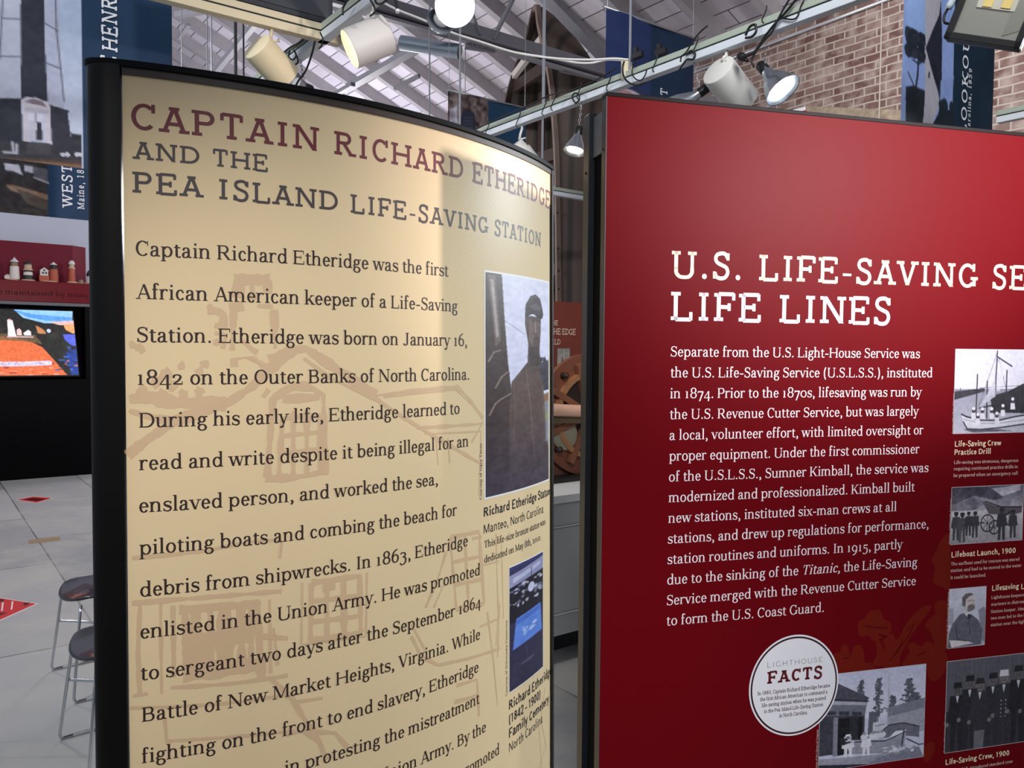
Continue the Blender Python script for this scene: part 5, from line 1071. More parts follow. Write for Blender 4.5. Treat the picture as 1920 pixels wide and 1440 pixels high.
def d_henry(p, q):
    P = lambda L: [q(*a) for a in L]
    p.a[:] = NV; xs = q(153, 100)[0]
    k = p.X < xs; t = np.clip(p.Y, 0, 1)[..., None]; p.a = np.where(k[..., None], np.array((150, 172, 208)) * (1 - t) + np.array((188, 196, 214)) * t, p.a)
    def pp(L, c, al=1.0): p.poly(P(L), c, al)
    pp([(-60, -400), (105, -400), (112, 40), (119, 205), (-60, 180)], (176, 180, 198)); pp([(38, -400), (76, -400), (84, 80), (90, 190), (40, 186)], (40, 44, 58))
    pp([(83, -400), (106, -200), (112, 60), (120, 200), (91, 195), (86, 80)], (172, 178, 200))
    for L in ([(6, 34), (40, 36)], [(0, 105), (40, 106)], [(82, 43), (108, 58)], [(87, 118), (114, 129)], [(104, 0), (106, 60), (114, 130), (120, 190)], [(6, 0), (0, 110)]): p.ln(P(L), .006, (88, 92, 108))
    pp([(-60, 182), (40, 184), (45, 300), (-60, 300)], (40, 44, 56)); pp([(90, 195), (130, 207), (127, 214), (133, 255), (153, 252), (153, 300), (88, 290)], (44, 46, 58))
    pp([(40, 186), (50, 181), (70, 183), (90, 192), (95, 201), (94, 216), (98, 272), (90, 273), (84, 262), (84, 212), (53, 210), (54, 265), (45, 266), (43, 200)], (196, 192, 204))
    pp([(46, 190), (62, 184), (80, 190), (88, 200), (60, 194)], (120, 110, 118)); pp([(47, 200), (92, 206), (92, 214), (46, 208)], (176, 172, 186))
    pp([(54, 211), (80, 214), (80, 228), (54, 225)], (206, 206, 222)); pp([(55, 226), (68, 228), (68, 262), (54, 260)], (188, 188, 204)); pp([(69, 228), (78, 229), (80, 262), (69, 262)], (46, 44, 56)); p.ln(P([(67, 212), (67, 228)]), .005, (110, 108, 122))
    pp([(-60, 262), (50, 264), (100, 270), (110, 290), (153, 290), (153, 330), (-60, 330)], (50, 50, 58)); pp([(50, 266), (92, 268), (98, 290), (52, 288)], (66, 66, 72)); pp([(133, 250), (153, 252), (153, 262), (134, 262)], (36, 38, 46))
    for L in ([(8, 284), (30, 286)], [(24, 266), (26, 284)], [(32, 270), (32, 286)]): p.ln(P(L), .012, (170, 174, 188))
    for x in (118, 126, 144, 150): p.ell(*q(x, 289), .012, .006, (190, 192, 206))
    pp([(-60, 292), (60, 297), (153, 308), (153, 330), (-60, 330)], (124, 92, 70)); pp([(0, 294), (153, 300), (153, 306), (0, 298)], (76, 62, 56)); p.noise(7, 3, 5, (0, 0, xs, 1)).noise(4, 12, 3)
pHn = aty(323, 150, 3.60); zbH = atpl(100, 309, pHn, BN)[2]
banner('tall dark blue banner with a stone lighthouse tower and CAPE HENRY lettering', pHn, .80, .4, zbH, 3.75, d_henry, (150, 280), [('CAPE', 219.5, 226, 108, .060), ('HENRY', 220.5, 98, -24, .060)])
def d_west(p, q):
    P = lambda L: [q(*a) for a in L]
    p.a[:] = (28, 58, 88); xs = q(90, 360)[0]; p.a[p.X < xs] = (50, 46, 46)
    def pp(L, c, al=1.0): p.poly(P(L), c, al)
    pp([(-40, 303), (90, 314), (90, 334), (-40, 322)], (52, 50, 56)); pp([(8, 305), (36, 308), (40, 322), (44, 328), (24, 320), (10, 318)], (196, 196, 208)); pp([(46, 309), (62, 311), (62, 324), (46, 320)], (186, 186, 200)); pp([(64, 312), (88, 316), (90, 342), (64, 332)], (92, 90, 98)); p.ln(P([(64, 332), (90, 342)]), .01, (176, 174, 182))
    pp([(10, 346), (26, 346), (90, 364), (90, 374), (50, 366), (20, 356)], (140, 112, 92)); pp([(30, 352), (60, 362), (90, 376), (90, 396), (50, 380)], (88, 76, 68)); pp([(-40, 380), (90, 392), (90, 410), (-40, 400)], (62, 56, 54)); p.noise(14, 3, 5, (0, 0, xs, 1)).noise(4, 12, 3)
pWn = aty(204, 380, 4.85); zbW = atpl(85, 406, pWn, BN)[2]
banner('lower blue banner with rocks and houses and WEST lettering behind the stone lighthouse banner', pWn, .80, 1.7, zbW, 3.9, d_west, (120, 220), [('WEST QUODDY', 136, 391, 170, .052), ('Maine, 1858', 158, 393, 300, .036)])
def d_rock(p, q):
    P = lambda L: [q(*a) for a in L]
    p.a[:] = (30, 66, 96); xs = q(915, 220)[0]; p.a[p.X < xs] = (104, 88, 88)
    p.poly(P([(845, 205), (858, 200), (862, 300), (845, 300)]), (176, 170, 184)); p.noise(46, 4, 5, (0, 0, xs, 1)).noise(26, 2, 7, (0, 0, xs, 1)).noise(20, 9, 9, (0, 0, xs, 1))
    p.poly(P([(864, 222), (867, 211), (877, 207), (888, 213), (891, 225), (891, 300), (864, 300)]), (44, 48, 66))
    for y in (222, 228, 234, 240): p.ln(P([(870, y), (886, y)]), .006, (86, 92, 112))
pMn = aty(985, 230, 7.05); zt = atpl(985, 203, pMn, BN)[2]
banner('far small banner with a dark doorway in brown rock above the cream panel', pMn, .79, .9, zt - 1.4, zt, d_rock, (110, 170), [])
def d_it(p, q):
    P = lambda L: [q(*a) for a in L]
    p.a[:] = (38, 52, 94); p.a[p.X > q(1222, 100)[0]] = (30, 48, 74)
    p.ell(*q(1180, 190), .2, .05, (190, 178, 186)); p.ell(*q(1172, 182), .12, .03, (164, 128, 132))
    th = np.linspace(.1, 2.2, 14); p.ln(P([(1176 + 28 * math.cos(t), 182 - 20 * math.sin(t)) for t in th]), .016, (48, 50, 58)); p.ln(P([(1160, 175), (1190, 182)]), .01, (110, 88, 92)); p.noise(4, 10, 3)
pIn = aty(1299, 120, 5.47); zt = atpl(1299, 72, pIn, BN)[2]
banner('plain dark blue banner above the top edge of the red panel', pIn, .80, 2.2, zt - 1.4, zt, d_it, (110, 190), [('CURRITUCK LIGHT', 1251, 330, 168, .058)][:0] + [('IT', 1251.5, 190, 168, .062)])
def d_look(p, q):
    P = lambda L: [q(*a) for a in L]
    p.a[:] = (22, 42, 60); xs = q(1790, 100)[0]
    k = p.X < xs; t = np.clip(p.Y, 0, 1)[..., None]; p.a = np.where(k[..., None], np.array((128, 158, 214)) * (1 - t) + np.array((142, 160, 208)) * t, p.a)
    p.poly(P([(1700, 0), (1700, 62), (1735, 66), (1735, 0)]), (150, 180, 226), .5)
    def pp(L, c, al=1.0): p.poly(P(L), c, al)
    pp([(1733, -300), (1768, -300), (1764, 130), (1762, 195), (1745, 245), (1728, 242), (1734, 170)], (172, 168, 178))
    for yy in (0, -222): pp([(1766, 0 + yy), (1762, 28 + yy), (1748, 58 + yy), (1735, 90 + yy), (1748, 134 + yy), (1760, 172 + yy), (1763, 192 + yy), (1767, 150 + yy), (1768, 60 + yy)], (30, 34, 48))
    pp([(1764, 192), (1760, 212), (1744, 242), (1750, 250), (1790, 250), (1790, 205), (1770, 205), (1767, 198)], (26, 36, 46))
    pp([(1765, 150), (1790, 140), (1788, 165), (1782, 185), (1772, 204), (1763, 195)], (132, 154, 204)); p.blobs(8, (q(1766, 205)[0], q(1770, 190)[1], q(1790, 180)[0], q(1770, 215)[1]), .03, [(26, 36, 46)], 4, asp=.6)
    pp([(1698, 162), (1712, 160), (1734, 170), (1732, 215), (1727, 245), (1698, 245)], (28, 36, 44)); p.blobs(150, (q(1700, 60)[0], q(1716, 62)[1], q(1733, 60)[0], q(1716, 80)[1]), .017, [(30, 36, 48), (44, 50, 62)], 5, asp=.55); p.blobs(150, (q(1700, 60)[0], q(1716, 92)[1], q(1733, 60)[0], q(1716, 108)[1]), .017, [(30, 36, 48), (40, 46, 58)], 7, asp=.5); p.blobs(20, (q(1702, 60)[0], q(1716, 80)[1], q(1733, 60)[0], q(1716, 94)[1]), .016, [(30, 36, 48)], 9, asp=.5)
    p.ln(P([(1721, 112), (1720, 140), (1716, 166)]), .016, (30, 34, 46)); p.ln(P([(1702, 135), (1712, 158)]), .008, (40, 44, 56)); p.ln(P([(1710, 112), (1722, 120), (1733, 112)]), .008, (34, 38, 50)); pp([(1741, 135), (1744, 135), (1743, 146), (1740, 146)], (40, 40, 50)); p.noise(5, 3, 4, (0, 0, xs, 1)).noise(4, 10, 5)
pLn = aty(1863, 150, 3.62)
banner('dark blue banner with a diamond patterned lighthouse and LOOKOUT lettering before the bricks', pLn, .80, 3.0, 2.30, 3.75, d_look, (150, 270), [('CAPE LOOKOUT', 1806.5, 384, 38, .048), ('North Carolina, 1859', 1815.5, 302, 128, .026)])

# ------------------------------------------------------------------ wooden boat standing on its stern
bt = thing('wooden_boat', 'old brown wooden boat standing on end with its bow under the roof', 'boat', (.45, 8.3, 0))
zp = np.array([5.17, 5.05, 4.85, 4.55, 4.2, 3.6, 3.0, 2.2, 1.2, .0])
def col(pts, Y0, Y1):
    """x at each height from image columns, the depth opening from Y0 at the bow to Y1"""
    out = []
    for i, z_ in enumerate(zp):
        k = min(1.0, i / 3.0); Y = Y0 + (Y1 - Y0) * k
        yy = proj((.4, Y, z_))[1]; x = np.interp(yy, [p[1] for p in pts], [p[0] for p in pts]); p = aty(x, yy, Y); p[2] = z_; out.append(p)
    return np.array(out)
near = col([(1008, 30), (1018, 75), (1023, 100), (1031, 140), (1037, 190), (1044, 300), (1047, 560), (1048, 1000)], 8.35, 8.0)
far = col([(1000, 22), (993, 70), (980, 95), (968, 125), (950, 195), (930, 330), (915, 560), (905, 1000)], 8.35, 8.75)
keel = col([(1006, 18), (1037, 36), (1068, 72), (1088, 108), (1112, 150), (1138, 220), (1152, 330), (1160, 560), (1160, 1000)], 8.35, 8.5)
near[0] = far[0] = keel[0] = aty(1002, 18, 8.35)
ph = np.linspace(0, math.pi, 19); H = []
for i in range(len(zp)):
    M = (near[i] + far[i]) / 2
    H.append([M + (near[i] - M) * np.sign(math.cos(t)) * abs(math.cos(t)) ** .8 + (keel[i] - M) * math.sin(t) ** .85 for t in ph])
H = np.array(H); Hs = np.stack([cat_rom(list(H[:, j]), 4) for j in range(H.shape[1])], 1); Hs[..., 2] = np.minimum(Hs[..., 2], 5.17); Hs[..., 2] = np.maximum(Hs[..., 2], 0)
def mat_plank():
    m = mat('boat_planks', (92, 76, 68), .6); nt, b = nodes_of(m); v = axes_map(nt, np.array([.8, -.6, 0]), ZZ)
    w_ = nt.nodes.new('ShaderNodeTexWave'); w_.bands_direction = 'X'; w_.inputs['Scale'].default_value = 2.6; w_.inputs['Distortion'].default_value = 1.2; w_.inputs['Detail'].default_value = 3; w_.inputs['Detail Scale'].default_value = .7; nt.links.new(v, w_.inputs['Vector'])
    r = nt.nodes.new('ShaderNodeValToRGB'); r.color_ramp.elements[0].position = .0; r.color_ramp.elements[0].color = list(srgb((54, 44, 40))) + [1]; r.color_ramp.elements[1].position = .5; r.color_ramp.elements[1].color = list(srgb((92, 77, 68))) + [1]
    nt.links.new(w_.outputs['Fac'], r.inputs[0]); nt.links.new(r.outputs[0], b.inputs['Base Color']); return m
mb = MB(); mb.grid(Hs); ho = mb.build('hull', mat_plank(), bt, smooth=True); so = ho.modifiers.new('thick', 'SOLIDIFY'); so.thickness = .03; so.offset = 0
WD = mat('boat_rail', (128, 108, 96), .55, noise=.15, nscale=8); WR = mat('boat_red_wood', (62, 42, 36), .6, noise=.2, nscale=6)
nr = cat_rom(list(near), 4); fr = cat_rom(list(far), 4)
mb = MB()
for i in range(len(nr) - 1):
    if np.linalg.norm(nr[i + 1] - nr[i]) > 1e-4: mb.bar(nr[i], nr[i + 1], .05, .045, up=(1, .3, 0))
mb.build('gunwale_rail', WD, bt)
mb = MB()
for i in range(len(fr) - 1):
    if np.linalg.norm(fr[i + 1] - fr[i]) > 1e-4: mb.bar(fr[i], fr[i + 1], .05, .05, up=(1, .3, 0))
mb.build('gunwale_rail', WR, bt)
def at_h(A, z_): return np.array([np.interp(z_, zp[::-1], A[::-1, k]) for k in range(2)] + [z_])
for z_ in (4.62,): MB().bar(at_h(near, z_ + .06), at_h(far, z_ - .08), .05, .07).build('breast_beam', mat('pale_beam', (206, 196, 188), .5), bt)
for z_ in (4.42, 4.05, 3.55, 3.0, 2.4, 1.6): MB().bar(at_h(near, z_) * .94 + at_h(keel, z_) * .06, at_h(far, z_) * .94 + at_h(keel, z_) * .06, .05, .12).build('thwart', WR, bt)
mb = MB()
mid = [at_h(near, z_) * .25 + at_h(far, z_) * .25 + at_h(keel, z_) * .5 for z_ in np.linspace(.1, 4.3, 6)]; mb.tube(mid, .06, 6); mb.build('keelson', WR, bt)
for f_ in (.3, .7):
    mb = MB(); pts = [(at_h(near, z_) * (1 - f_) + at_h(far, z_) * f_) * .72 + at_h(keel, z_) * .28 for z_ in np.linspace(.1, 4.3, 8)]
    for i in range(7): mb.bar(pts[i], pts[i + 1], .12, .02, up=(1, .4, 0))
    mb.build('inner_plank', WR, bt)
mb = MB()
for z_ in (2.2, 2.38, 2.6, 2.95, 3.2): mb.ball(at_h(near, z_) + np.array([-.0, -.026, 0]), .012, 8, 6)
mb.build('rail_bolt', mat('bolt_dark', (50, 44, 42), .5), bt, smooth=True)

# ------------------------------------------------------------------ in the gap: red-brown sign, wheel, counter
sgf = Flat(aty(1060, 600, 5.6), E2, BN)
sgt = thing('wall_sign_board', 'red-brown sign board reading ON THE EDGE behind the large wheel', 'sign', tuple(sgf.p0 * [1, 1, 0]))
zt = sgf.uv(1060, 566)[1]; MB().box(sgf.p0 * [1, 1, 0] + E2 * .0 - BN * .02 + ZZ * zt / 2, E2 * .75, BN * .018, ZZ * zt / 2).build('board', mat('sign_redbrown', (128, 62, 50), .5, noise=.06, nscale=4), sgt)
mb = MB(); k = .055
for s, xr, yb, yt in (('THE', 1046, 610, 601), ('ON THE EDGE', 1079, 628, 617), ('WORLD', 1050.5, 646, 636)):
    u1, z0 = sgf.uv(xr, yb); cp = sgf.uv(xr, yt)[1] - z0; P, F, a, b = layout(s, 'slab', 20); kx = cp / 692 * .74; put(mb, sgf, np.c_[u1 + (P[:, 0] - b) * kx, z0 + P[:, 1] * cp / 692], F, .001)
mb.build('sign_lettering', mat('ink_sign', (230, 206, 188), .5), sgt)
pc = Pic(50, 70, (168, 160, 148)); pc.vgrad((150, 148, 140), (196, 184, 170)); pc.poly([(.2, .95), (.35, .6), (.45, .4), (.55, .6), (.8, .9)], (78, 84, 66)); pc.ln([(.5, .1), (.5, .6)], .05, (210, 204, 196)); pc.noise(18, 4, 3)
u0, z1 = sgf.uv(1045, 653); u1, z0 = sgf.uv(1068, 689); print_pic('photo_print', pc, sgf, u0, u1, z0, z1, .0015, PRN, sgt)
cnt = thing('counter_cabinet', 'grey counter cabinet with a white top between the two panels', 'cabinet', tuple(atz(1060, 1235, 0)))
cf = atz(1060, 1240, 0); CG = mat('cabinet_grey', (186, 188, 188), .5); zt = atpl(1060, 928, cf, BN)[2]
cb = cf - BN * .35
ct_ = cb + ZZ * (zt - .015); MB().box(ct_, E2 * 1.0, BN * .37, ZZ * .02).build('countertop', mat('counter_white', (226, 226, 226), .35), cnt, bevel=.002)
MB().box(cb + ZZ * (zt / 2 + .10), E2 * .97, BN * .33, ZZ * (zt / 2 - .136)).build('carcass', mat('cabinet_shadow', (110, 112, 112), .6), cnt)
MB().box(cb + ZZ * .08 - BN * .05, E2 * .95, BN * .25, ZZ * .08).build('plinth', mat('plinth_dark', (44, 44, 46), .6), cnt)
def zf(y): return atpl(1060, y, cf, BN)[2]
for nm, ya, yb in (('drawer', 938, 984), ('door', 989, 1146), ('drawer', 1151, 1188)):
    MB().box(cb + BN * .342 + ZZ * (zf(ya) + zf(yb)) / 2, E2 * .96, BN * .012, ZZ * (zf(ya) - zf(yb)) / 2).build(nm, CG, cnt, bevel=.003)
for y in (986, 1148.5): MB().box(cb + BN * .35 + ZZ * zf(y), E2 * .96, BN * .008, ZZ * .004).build('edge_strip', mat('strip_white', (216, 218, 218), .4), cnt)
wz = cb[1] + .0; wc = aty(1100, 777, 4.55); wb = thing('wheel_stand', 'large old wooden wheel with a brass ring standing on the counter', 'wheel', (wc[0], wc[1], zt))
WN = BN; wx = E2
def ring(r0, r1, d0, d1, n=72):
    m_ = MB(); m_.lathe([(r0, d0), (r1, d0), (r1, d1), (r0, d1), (r0, d0)], wc, WN, n); return m_
pxm = .343 / 140
ring(.085, 140 * pxm, -.03, .0).build('wheel_disc', mat('wheel_brown', (112, 66, 48), .5, noise=.12, nscale=5), wb)
ring(88 * pxm, 100 * pxm, .0, .03).build('brass_ring', mat('wheel_brass', (190, 138, 96), .35, metal=.5, noise=.1, nscale=7), wb)
ring(.06, 87 * pxm, .001, .006).build('dark_well', mat('wheel_well', (40, 28, 22), .6), wb)
for k in range(8):
    t = k * math.pi / 4 + .3; d = wx * math.cos(t) + ZZ * math.sin(t); MB().bar(wc + d * .03 + WN * .02, wc + d * 122 * pxm + WN * .02, .035, .03, up=WN).build('spoke', mat('wheel_spoke', (120, 76, 54), .5, noise=.1, nscale=8), wb)
for k in range(8):
    t = k * math.pi / 4 + .3 + .39; d = wx * math.cos(t) + ZZ * math.sin(t); mb = MB(); mb.lathe([(.004, 0), (.02, .005), (.012, .02), (.018, .035), (.004, .05)], wc + d * 118 * pxm, WN, 14); mb.build('knob', mat('wheel_knob', (48, 34, 28), .4), wb, smooth=True)
mb = MB(); b0 = wc - ZZ * (wc[2] - zt - .0175); mb.box(b0, E2 * .42, BN * .08, ZZ * .012); mb.build('base', mat('wheel_base', (26, 24, 24), .5), wb, bevel=.003)
mb = MB(); mb.box((wc + b0) / 2 - WN * .045 - ZZ * .1, E2 * .30, BN * .012, ZZ * ((wc[2] - zt) / 2 - .1)); mb.build('back_support', mat('wheel_support', (104, 66, 50), .55), wb)
q = atpl(1058, 815, wc + WN * .008, WN); mb = MB(); mb.lathe([(.0005, .0), (.085, .0), (.085, .012), (.0005, .016)], q, WN, 30); mb.build('grey_plate', mat('plate_olive', (130, 126, 108), .5), wb)
qa = atpl(1020, 768, wc + WN * .07, WN); qb = atpl(1120, 772, wc + WN * .07, WN); mb = MB(); mb.tube([qa, qb], .034, 18); mb.build('cross_bar', mat('bar_pale_wood', (214, 170, 146), .5, noise=.06, nscale=10), wb, smooth='auto')
qa = atpl(1020, 788, wc + WN * .05, WN); qb = atpl(1120, 786, wc + WN * .05, WN); mb = MB(); mb.bar(qa, qb, .03, .038); mb.build('bar_underside', mat('underside_olive', (92, 78, 58), .5), wb)  # olive strip stands for the bar's shaded underside and its hardware

# ------------------------------------------------------------------ far left: white wall, red display wall, shelf, television
W0 = np.array([-6.2, 9.62, 0]); LW = Flat(W0, E2, BN)
def lw(x, y, f=0.0): return atpl(x, y, W0 + BN * f, BN)
MB_ = MB(); MB_.box(W0 + E2 * .6 - BN * .25 + ZZ * 2.2, E2 * 2.2, BN * .1, ZZ * 2.2); structure('wall_left', MB_, mat('plaster_white', (178, 182, 198), .7, noise=.03, nscale=2))
MAR = mat('display_maroon', (104, 28, 44), .5, noise=.04, nscale=2, spec=.12); GRD = mat('ledge_red', (104, 10, 24), .3, spec=.12)
dw = thing('display_wall', 'dark red display wall below the white wall, bent at its far end', 'display wall', tuple(W0 + E2 * .2))
c0 = lw(137, 460); z_t = c0[2]; uL = -1.4; uC = float((c0 - W0) @ E2); mb = MB(); zd = 2.2; mb.box(W0 + E2 * (uL + uC) / 2 - BN * .06 + ZZ * (z_t + zd) / 2, E2 * (uC - uL) / 2, BN * .03, ZZ * (z_t - zd) / 2); mb.build('main_board', MAR, dw)
d2 = nrmz((.30, 1, 0)); n2 = np.array([d2[1], -d2[0], 0]); p = np.array([c0[0], c0[1], 0]) - BN * .03; mb = MB(); mb.box(p + d2 * .6 - n2 * .03 + ZZ * (z_t + zd) / 2, d2 * .6, n2 * .03, ZZ * (z_t - zd) / 2); mb.build('angled_board', MAR, dw)
zs_ = lw(70, 527, .3)[2]; zl_ = lw(70, 566, .3)[2]
sh = thing('display_shelf', 'glossy red shelf carrying the row of lighthouse models', 'shelf', tuple(W0 + E2 * .2))
MB().box(W0 + E2 * .35 + BN * .135 + ZZ * (zs_ + zl_) / 2, E2 * 1.75, BN * .165, ZZ * (zs_ - zl_) / 2).build('shelf_box', GRD, sh, bevel=.006)
sff = Flat(W0 + BN * .3, E2, BN); mb = MB(); line(mb, sff, 'are maintained by many', -20, 550, 168, .055, 'book', 10, off=.0015); mb.build('shelf_lettering', mat('ink_dull_red', (58, 8, 14), .4, spec=.1), sh)
MB().box(W0 + E2 * .35 + BN * .135 + ZZ * (zl_ - .02), E2 * 1.76, BN * .17, ZZ * .018).build('metal_edge', mat('edge_grey', (84, 88, 96), .4), sh)
cab = thing('media_cabinet', 'black cabinet below the red shelf holding the television', 'cabinet', tuple(W0 + E2 * .35 + BN * .2))
BLK = mat('cabinet_black', (4, 4, 6), .6, spec=.1); u_a, u_b = -1.4, 2.1; TVc = (lw(60, 640, .3)); tz0 = lw(70, 712, .3)[2]; tz1 = lw(70, 574, .3)[2]; uT0 = -1.15; uT1 = float((lw(150, 640, .3) - W0) @ E2)
ctr = W0 + E2 * (u_a + u_b) / 2
MB().box(ctr + BN * .1 + ZZ * tz0 / 2, E2 * (u_b - u_a) / 2, BN * .19, ZZ * tz0 / 2).build('lower_box', BLK, cab, bevel=.004)
MB().box(W0 + E2 * (uT1 + .06 + u_b) / 2 + BN * .1 + ZZ * (tz0 + zl_ - .04) / 2, E2 * (u_b - uT1 - .06) / 2, BN * .19, ZZ * (zl_ - .04 - tz0) / 2).build('side_box', BLK, cab, bevel=.004)
MB().box(ctr - BN * .0 + ZZ * (tz0 + zl_ - .04) / 2, E2 * (u_b - u_a) / 2, BN * .01, ZZ * (zl_ - .04 - tz0) / 2).build('back_board', BLK, cab)
tv = thing('television', 'lit television showing a coast with a white lighthouse and red rocks', 'television', tuple(W0 + E2 * -.3 + BN * .2 + ZZ * tz0))
tl_, trr, brr = lw(-60, 577, .2), lw(136, 584, .2), lw(147.5, 703, .32)
bl_ = tl_ + (brr - trr); tl_[2] = trr[2]; bl_ = tl_ + (brr - trr)
class TV:
    def P(s, u, z, off=0.0):
        u = np.asarray(u)[..., None]; z = np.asarray(z)[..., None]; n = np.cross(trr - tl_, trr - brr); n = n / np.linalg.norm(n); n = n if n[1] < 0 else -n
        return tl_ + (trr - tl_) * u + (brr - trr) * z + n * off
p = Pic(200, 130, (24, 26, 24)); qx = lambda L: [((x + 60) / 200.0, (y - 582) / 120.0) for x, y in L]
p.poly(qx([(-60, 578), (22, 580), (40, 597), (80, 606), (136, 606), (140, 578)]), (150, 205, 245)); p.poly(qx([(22, 583), (60, 590), (136, 594), (138, 600), (90, 602), (50, 596)]), (90, 160, 240)); p.poly(qx([(90, 604), (140, 600), (142, 608), (110, 609)]), (240, 190, 190)); p.poly(qx([(118, 608), (142, 606), (144, 628), (122, 618)]), (240, 170, 110))
p.blobs(40, (0, .3, 1, .7), .05, [(20, 24, 22), (44, 40, 36), (34, 44, 34)], 4, .8); p.poly(qx([(115, 626), (144, 626), (146, 652), (130, 646), (118, 636)]), (90, 104, 236))
p.poly(qx([(-60, 630), (10, 632), (50, 640), (72, 650), (95, 676), (120, 706), (-60, 708)]), (236, 112, 62)); p.poly(qx([(-60, 626), (60, 628), (74, 645), (40, 640), (-10, 638)]), (120, 96, 60), .8); p.blobs(26, (0, .75, .8, 1), .035, [(250, 150, 110), (200, 80, 50), (255, 190, 170), (150, 60, 50)], 6, .7, .4)
p.poly(qx([(10, 602), (13, 600), (20, 602), (24, 628), (25, 631), (9, 631)]), (250, 240, 250)); p.poly(qx([(12, 603), (15, 599), (19, 603)]), (240, 150, 150)); p.poly(qx([(26, 620), (31, 616), (35, 620), (35, 629), (26, 629)]), (250, 200, 196)); p.poly(qx([(38, 625), (48, 619), (53, 622), (53, 629), (40, 629)]), (244, 244, 250)); p.poly(qx([(63, 610), (72, 614), (80, 620), (82, 626), (66, 625)]), (200, 130, 80)); p.ell(*qx([(88, 620)])[0], .02, .03, (210, 220, 255)); p.ln(qx([(8, 632), (56, 632)]), .012, (220, 190, 200))
p.ln(qx([(-60, 681), (30, 681), (60, 680), (84, 679)]), .045, (214, 214, 250)); p.blobs(40, (0, .8, .72, .84), .012, [(150, 140, 200), (240, 240, 255), (236, 140, 110)], 9, .8, .8); p.poly(qx([(118, 660), (146, 650), (150, 708), (126, 706)]), (24, 60, 150)); p.blobs(24, (.78, .55, 1, 1), .03, [(16, 24, 60), (60, 110, 220), (30, 30, 40), (236, 130, 100)], 12, .7, .5); p.noise(14, 3, 4)
U, Z = np.meshgrid(np.linspace(0, 1, p.w), np.linspace(0, 1, p.h)); mb = MB(); mb.grid(TV().P(U, Z, .006)); mb.build('screen', mat_print('screen_glow', .3, emit=1.15), tv, colors=p.rgba())
mb = MB(); n = np.cross(trr - tl_, trr - brr); n = nrmz(n); n = n if n[1] < 0 else -n
mb.box((tl_ + brr) / 2 - n * .03, (trr - tl_) * .512, (brr - trr) * .525, n * .03); mb.build('casing', mat('tv_black', (12, 12, 16), .35), tv, bevel=.01)

# lighthouse models on the shelf (fixed under one glass-free row)
def model(label, x, yb, parts_):
    g = lw(x, yb, .18); g[2] = zs_; o = thing('lighthouse_model', label, 'model lighthouse', tuple(g), 'model lighthouses on the red shelf'); s_ = 9.75 / 1500 * 1.0
    for nm, prof, m, dx in parts_:
        mb = MB(); mb.lathe([(r * s_, h * s_) for r, h in prof], g + E2 * dx * s_, ZZ, 20); mb.build(nm, m, o, smooth='auto')
    return o, g, s_
MW = mat('model_white', (208, 202, 196), .5); MK = mat('model_black', (30, 30, 32), .5); MR_ = mat('model_brick', (164, 78, 52), .55); MG = mat('model_green', (96, 100, 52), .6); MS = mat('model_sand', (186, 160, 132), .6); MT = mat('model_lantern', (128, 108, 88), .4); MC_ = mat('model_capgrey', (196, 194, 194), .5)
base = lambda r: ('base', [(.01, 0), (r, 0), (r, 1.5), (r * .82, 3.2), (.01, 3.4)], MS, 0)
o, g, s_ = model('plain white lighthouse model with a small house, leftmost on the red shelf', 24, 525, [base(11), ('tower', [(8.4, 3), (7.2, 26), (.01, 26)], MW, 3), ('lantern', [(7, 26), (6.2, 27), (5.5, 34), (.01, 34)], MT, 3), ('roof', [(6.8, 34), (6.8, 35.5), (2, 40), (1.2, 42), (.01, 43)], MC_, 3)])
mb = MB(); mb.box(g - E2 * 9 * s_ + ZZ * 5.5 * s_, E2 * 4 * s_, BN * 4 * s_, ZZ * 3 * s_); mb.build('cottage', MW, o)
mb = MB(); mb.prism([g - E2 * 12.5 * s_ + ZZ * 8.5 * s_ + BN * 4.4 * s_, g - E2 * 3.5 * s_ + ZZ * 8.5 * s_ + BN * 4.4 * s_, g - E2 * 8 * s_ + ZZ * 11.5 * s_ + BN * 4.4 * s_], -BN * 8.8 * s_); mb.build('cottage_roof', MS, o)
o, g, s_ = model('black and white banded lighthouse model, second on the red shelf', 53, 528, [base(12), ('lower_band', [(8.5, 3), (7.8, 11), (.01, 11)], MK, 0), ('white_band', [(7.8, 11), (7.2, 17), (.01, 17)], MW, 0), ('black_band', [(7.2, 17), (6.8, 20), (.01, 20)], MK, 0), ('gallery', [(8, 20), (8, 22), (6.5, 23), (6, 31), (.01, 31)], MS, 0), ('roof', [(7, 31), (7, 33), (3, 37), (.01, 39)], MK, 0)])
o, g, s_ = model('brick red lighthouse model with a white house, third on the red shelf', 101, 530, [('base', [(.01, 0), (15, 0), (15, 2), (.01, 2.2)], MS, -8), ('tower', [(8, 2), (7, 25), (.01, 25)], MR_, 0), ('shrub', [(.01, 7), (4.5, 9), (5.2, 14), (3, 18), (.01, 19)], MG, 3), ('gallery', [(8, 25), (8, 27), (5, 28), (4.5, 33), (.01, 33)], MK, 0), ('roof', [(6, 33), (6, 34), (2, 37), (.01, 39)], MW, 0)])
mb = MB(); mb.box(g - E2 * 16 * s_ + ZZ * 7 * s_, E2 * 8 * s_, BN * 5 * s_, ZZ * 5 * s_); mb.build('brick_house', MR_, o); mb = MB(); mb.box(g - E2 * 16 * s_ + ZZ * 16.5 * s_, E2 * 6.5 * s_, BN * 4.5 * s_, ZZ * 5 * s_); mb.prism([g - E2 * 24 * s_ + ZZ * 21 * s_ + BN * 5 * s_, g - E2 * 8 * s_ + ZZ * 21 * s_ + BN * 5 * s_, g - E2 * 16 * s_ + ZZ * 27 * s_ + BN * 5 * s_], -BN * 10 * s_); mb.build('white_house', MW, o)
mb = MB(); 
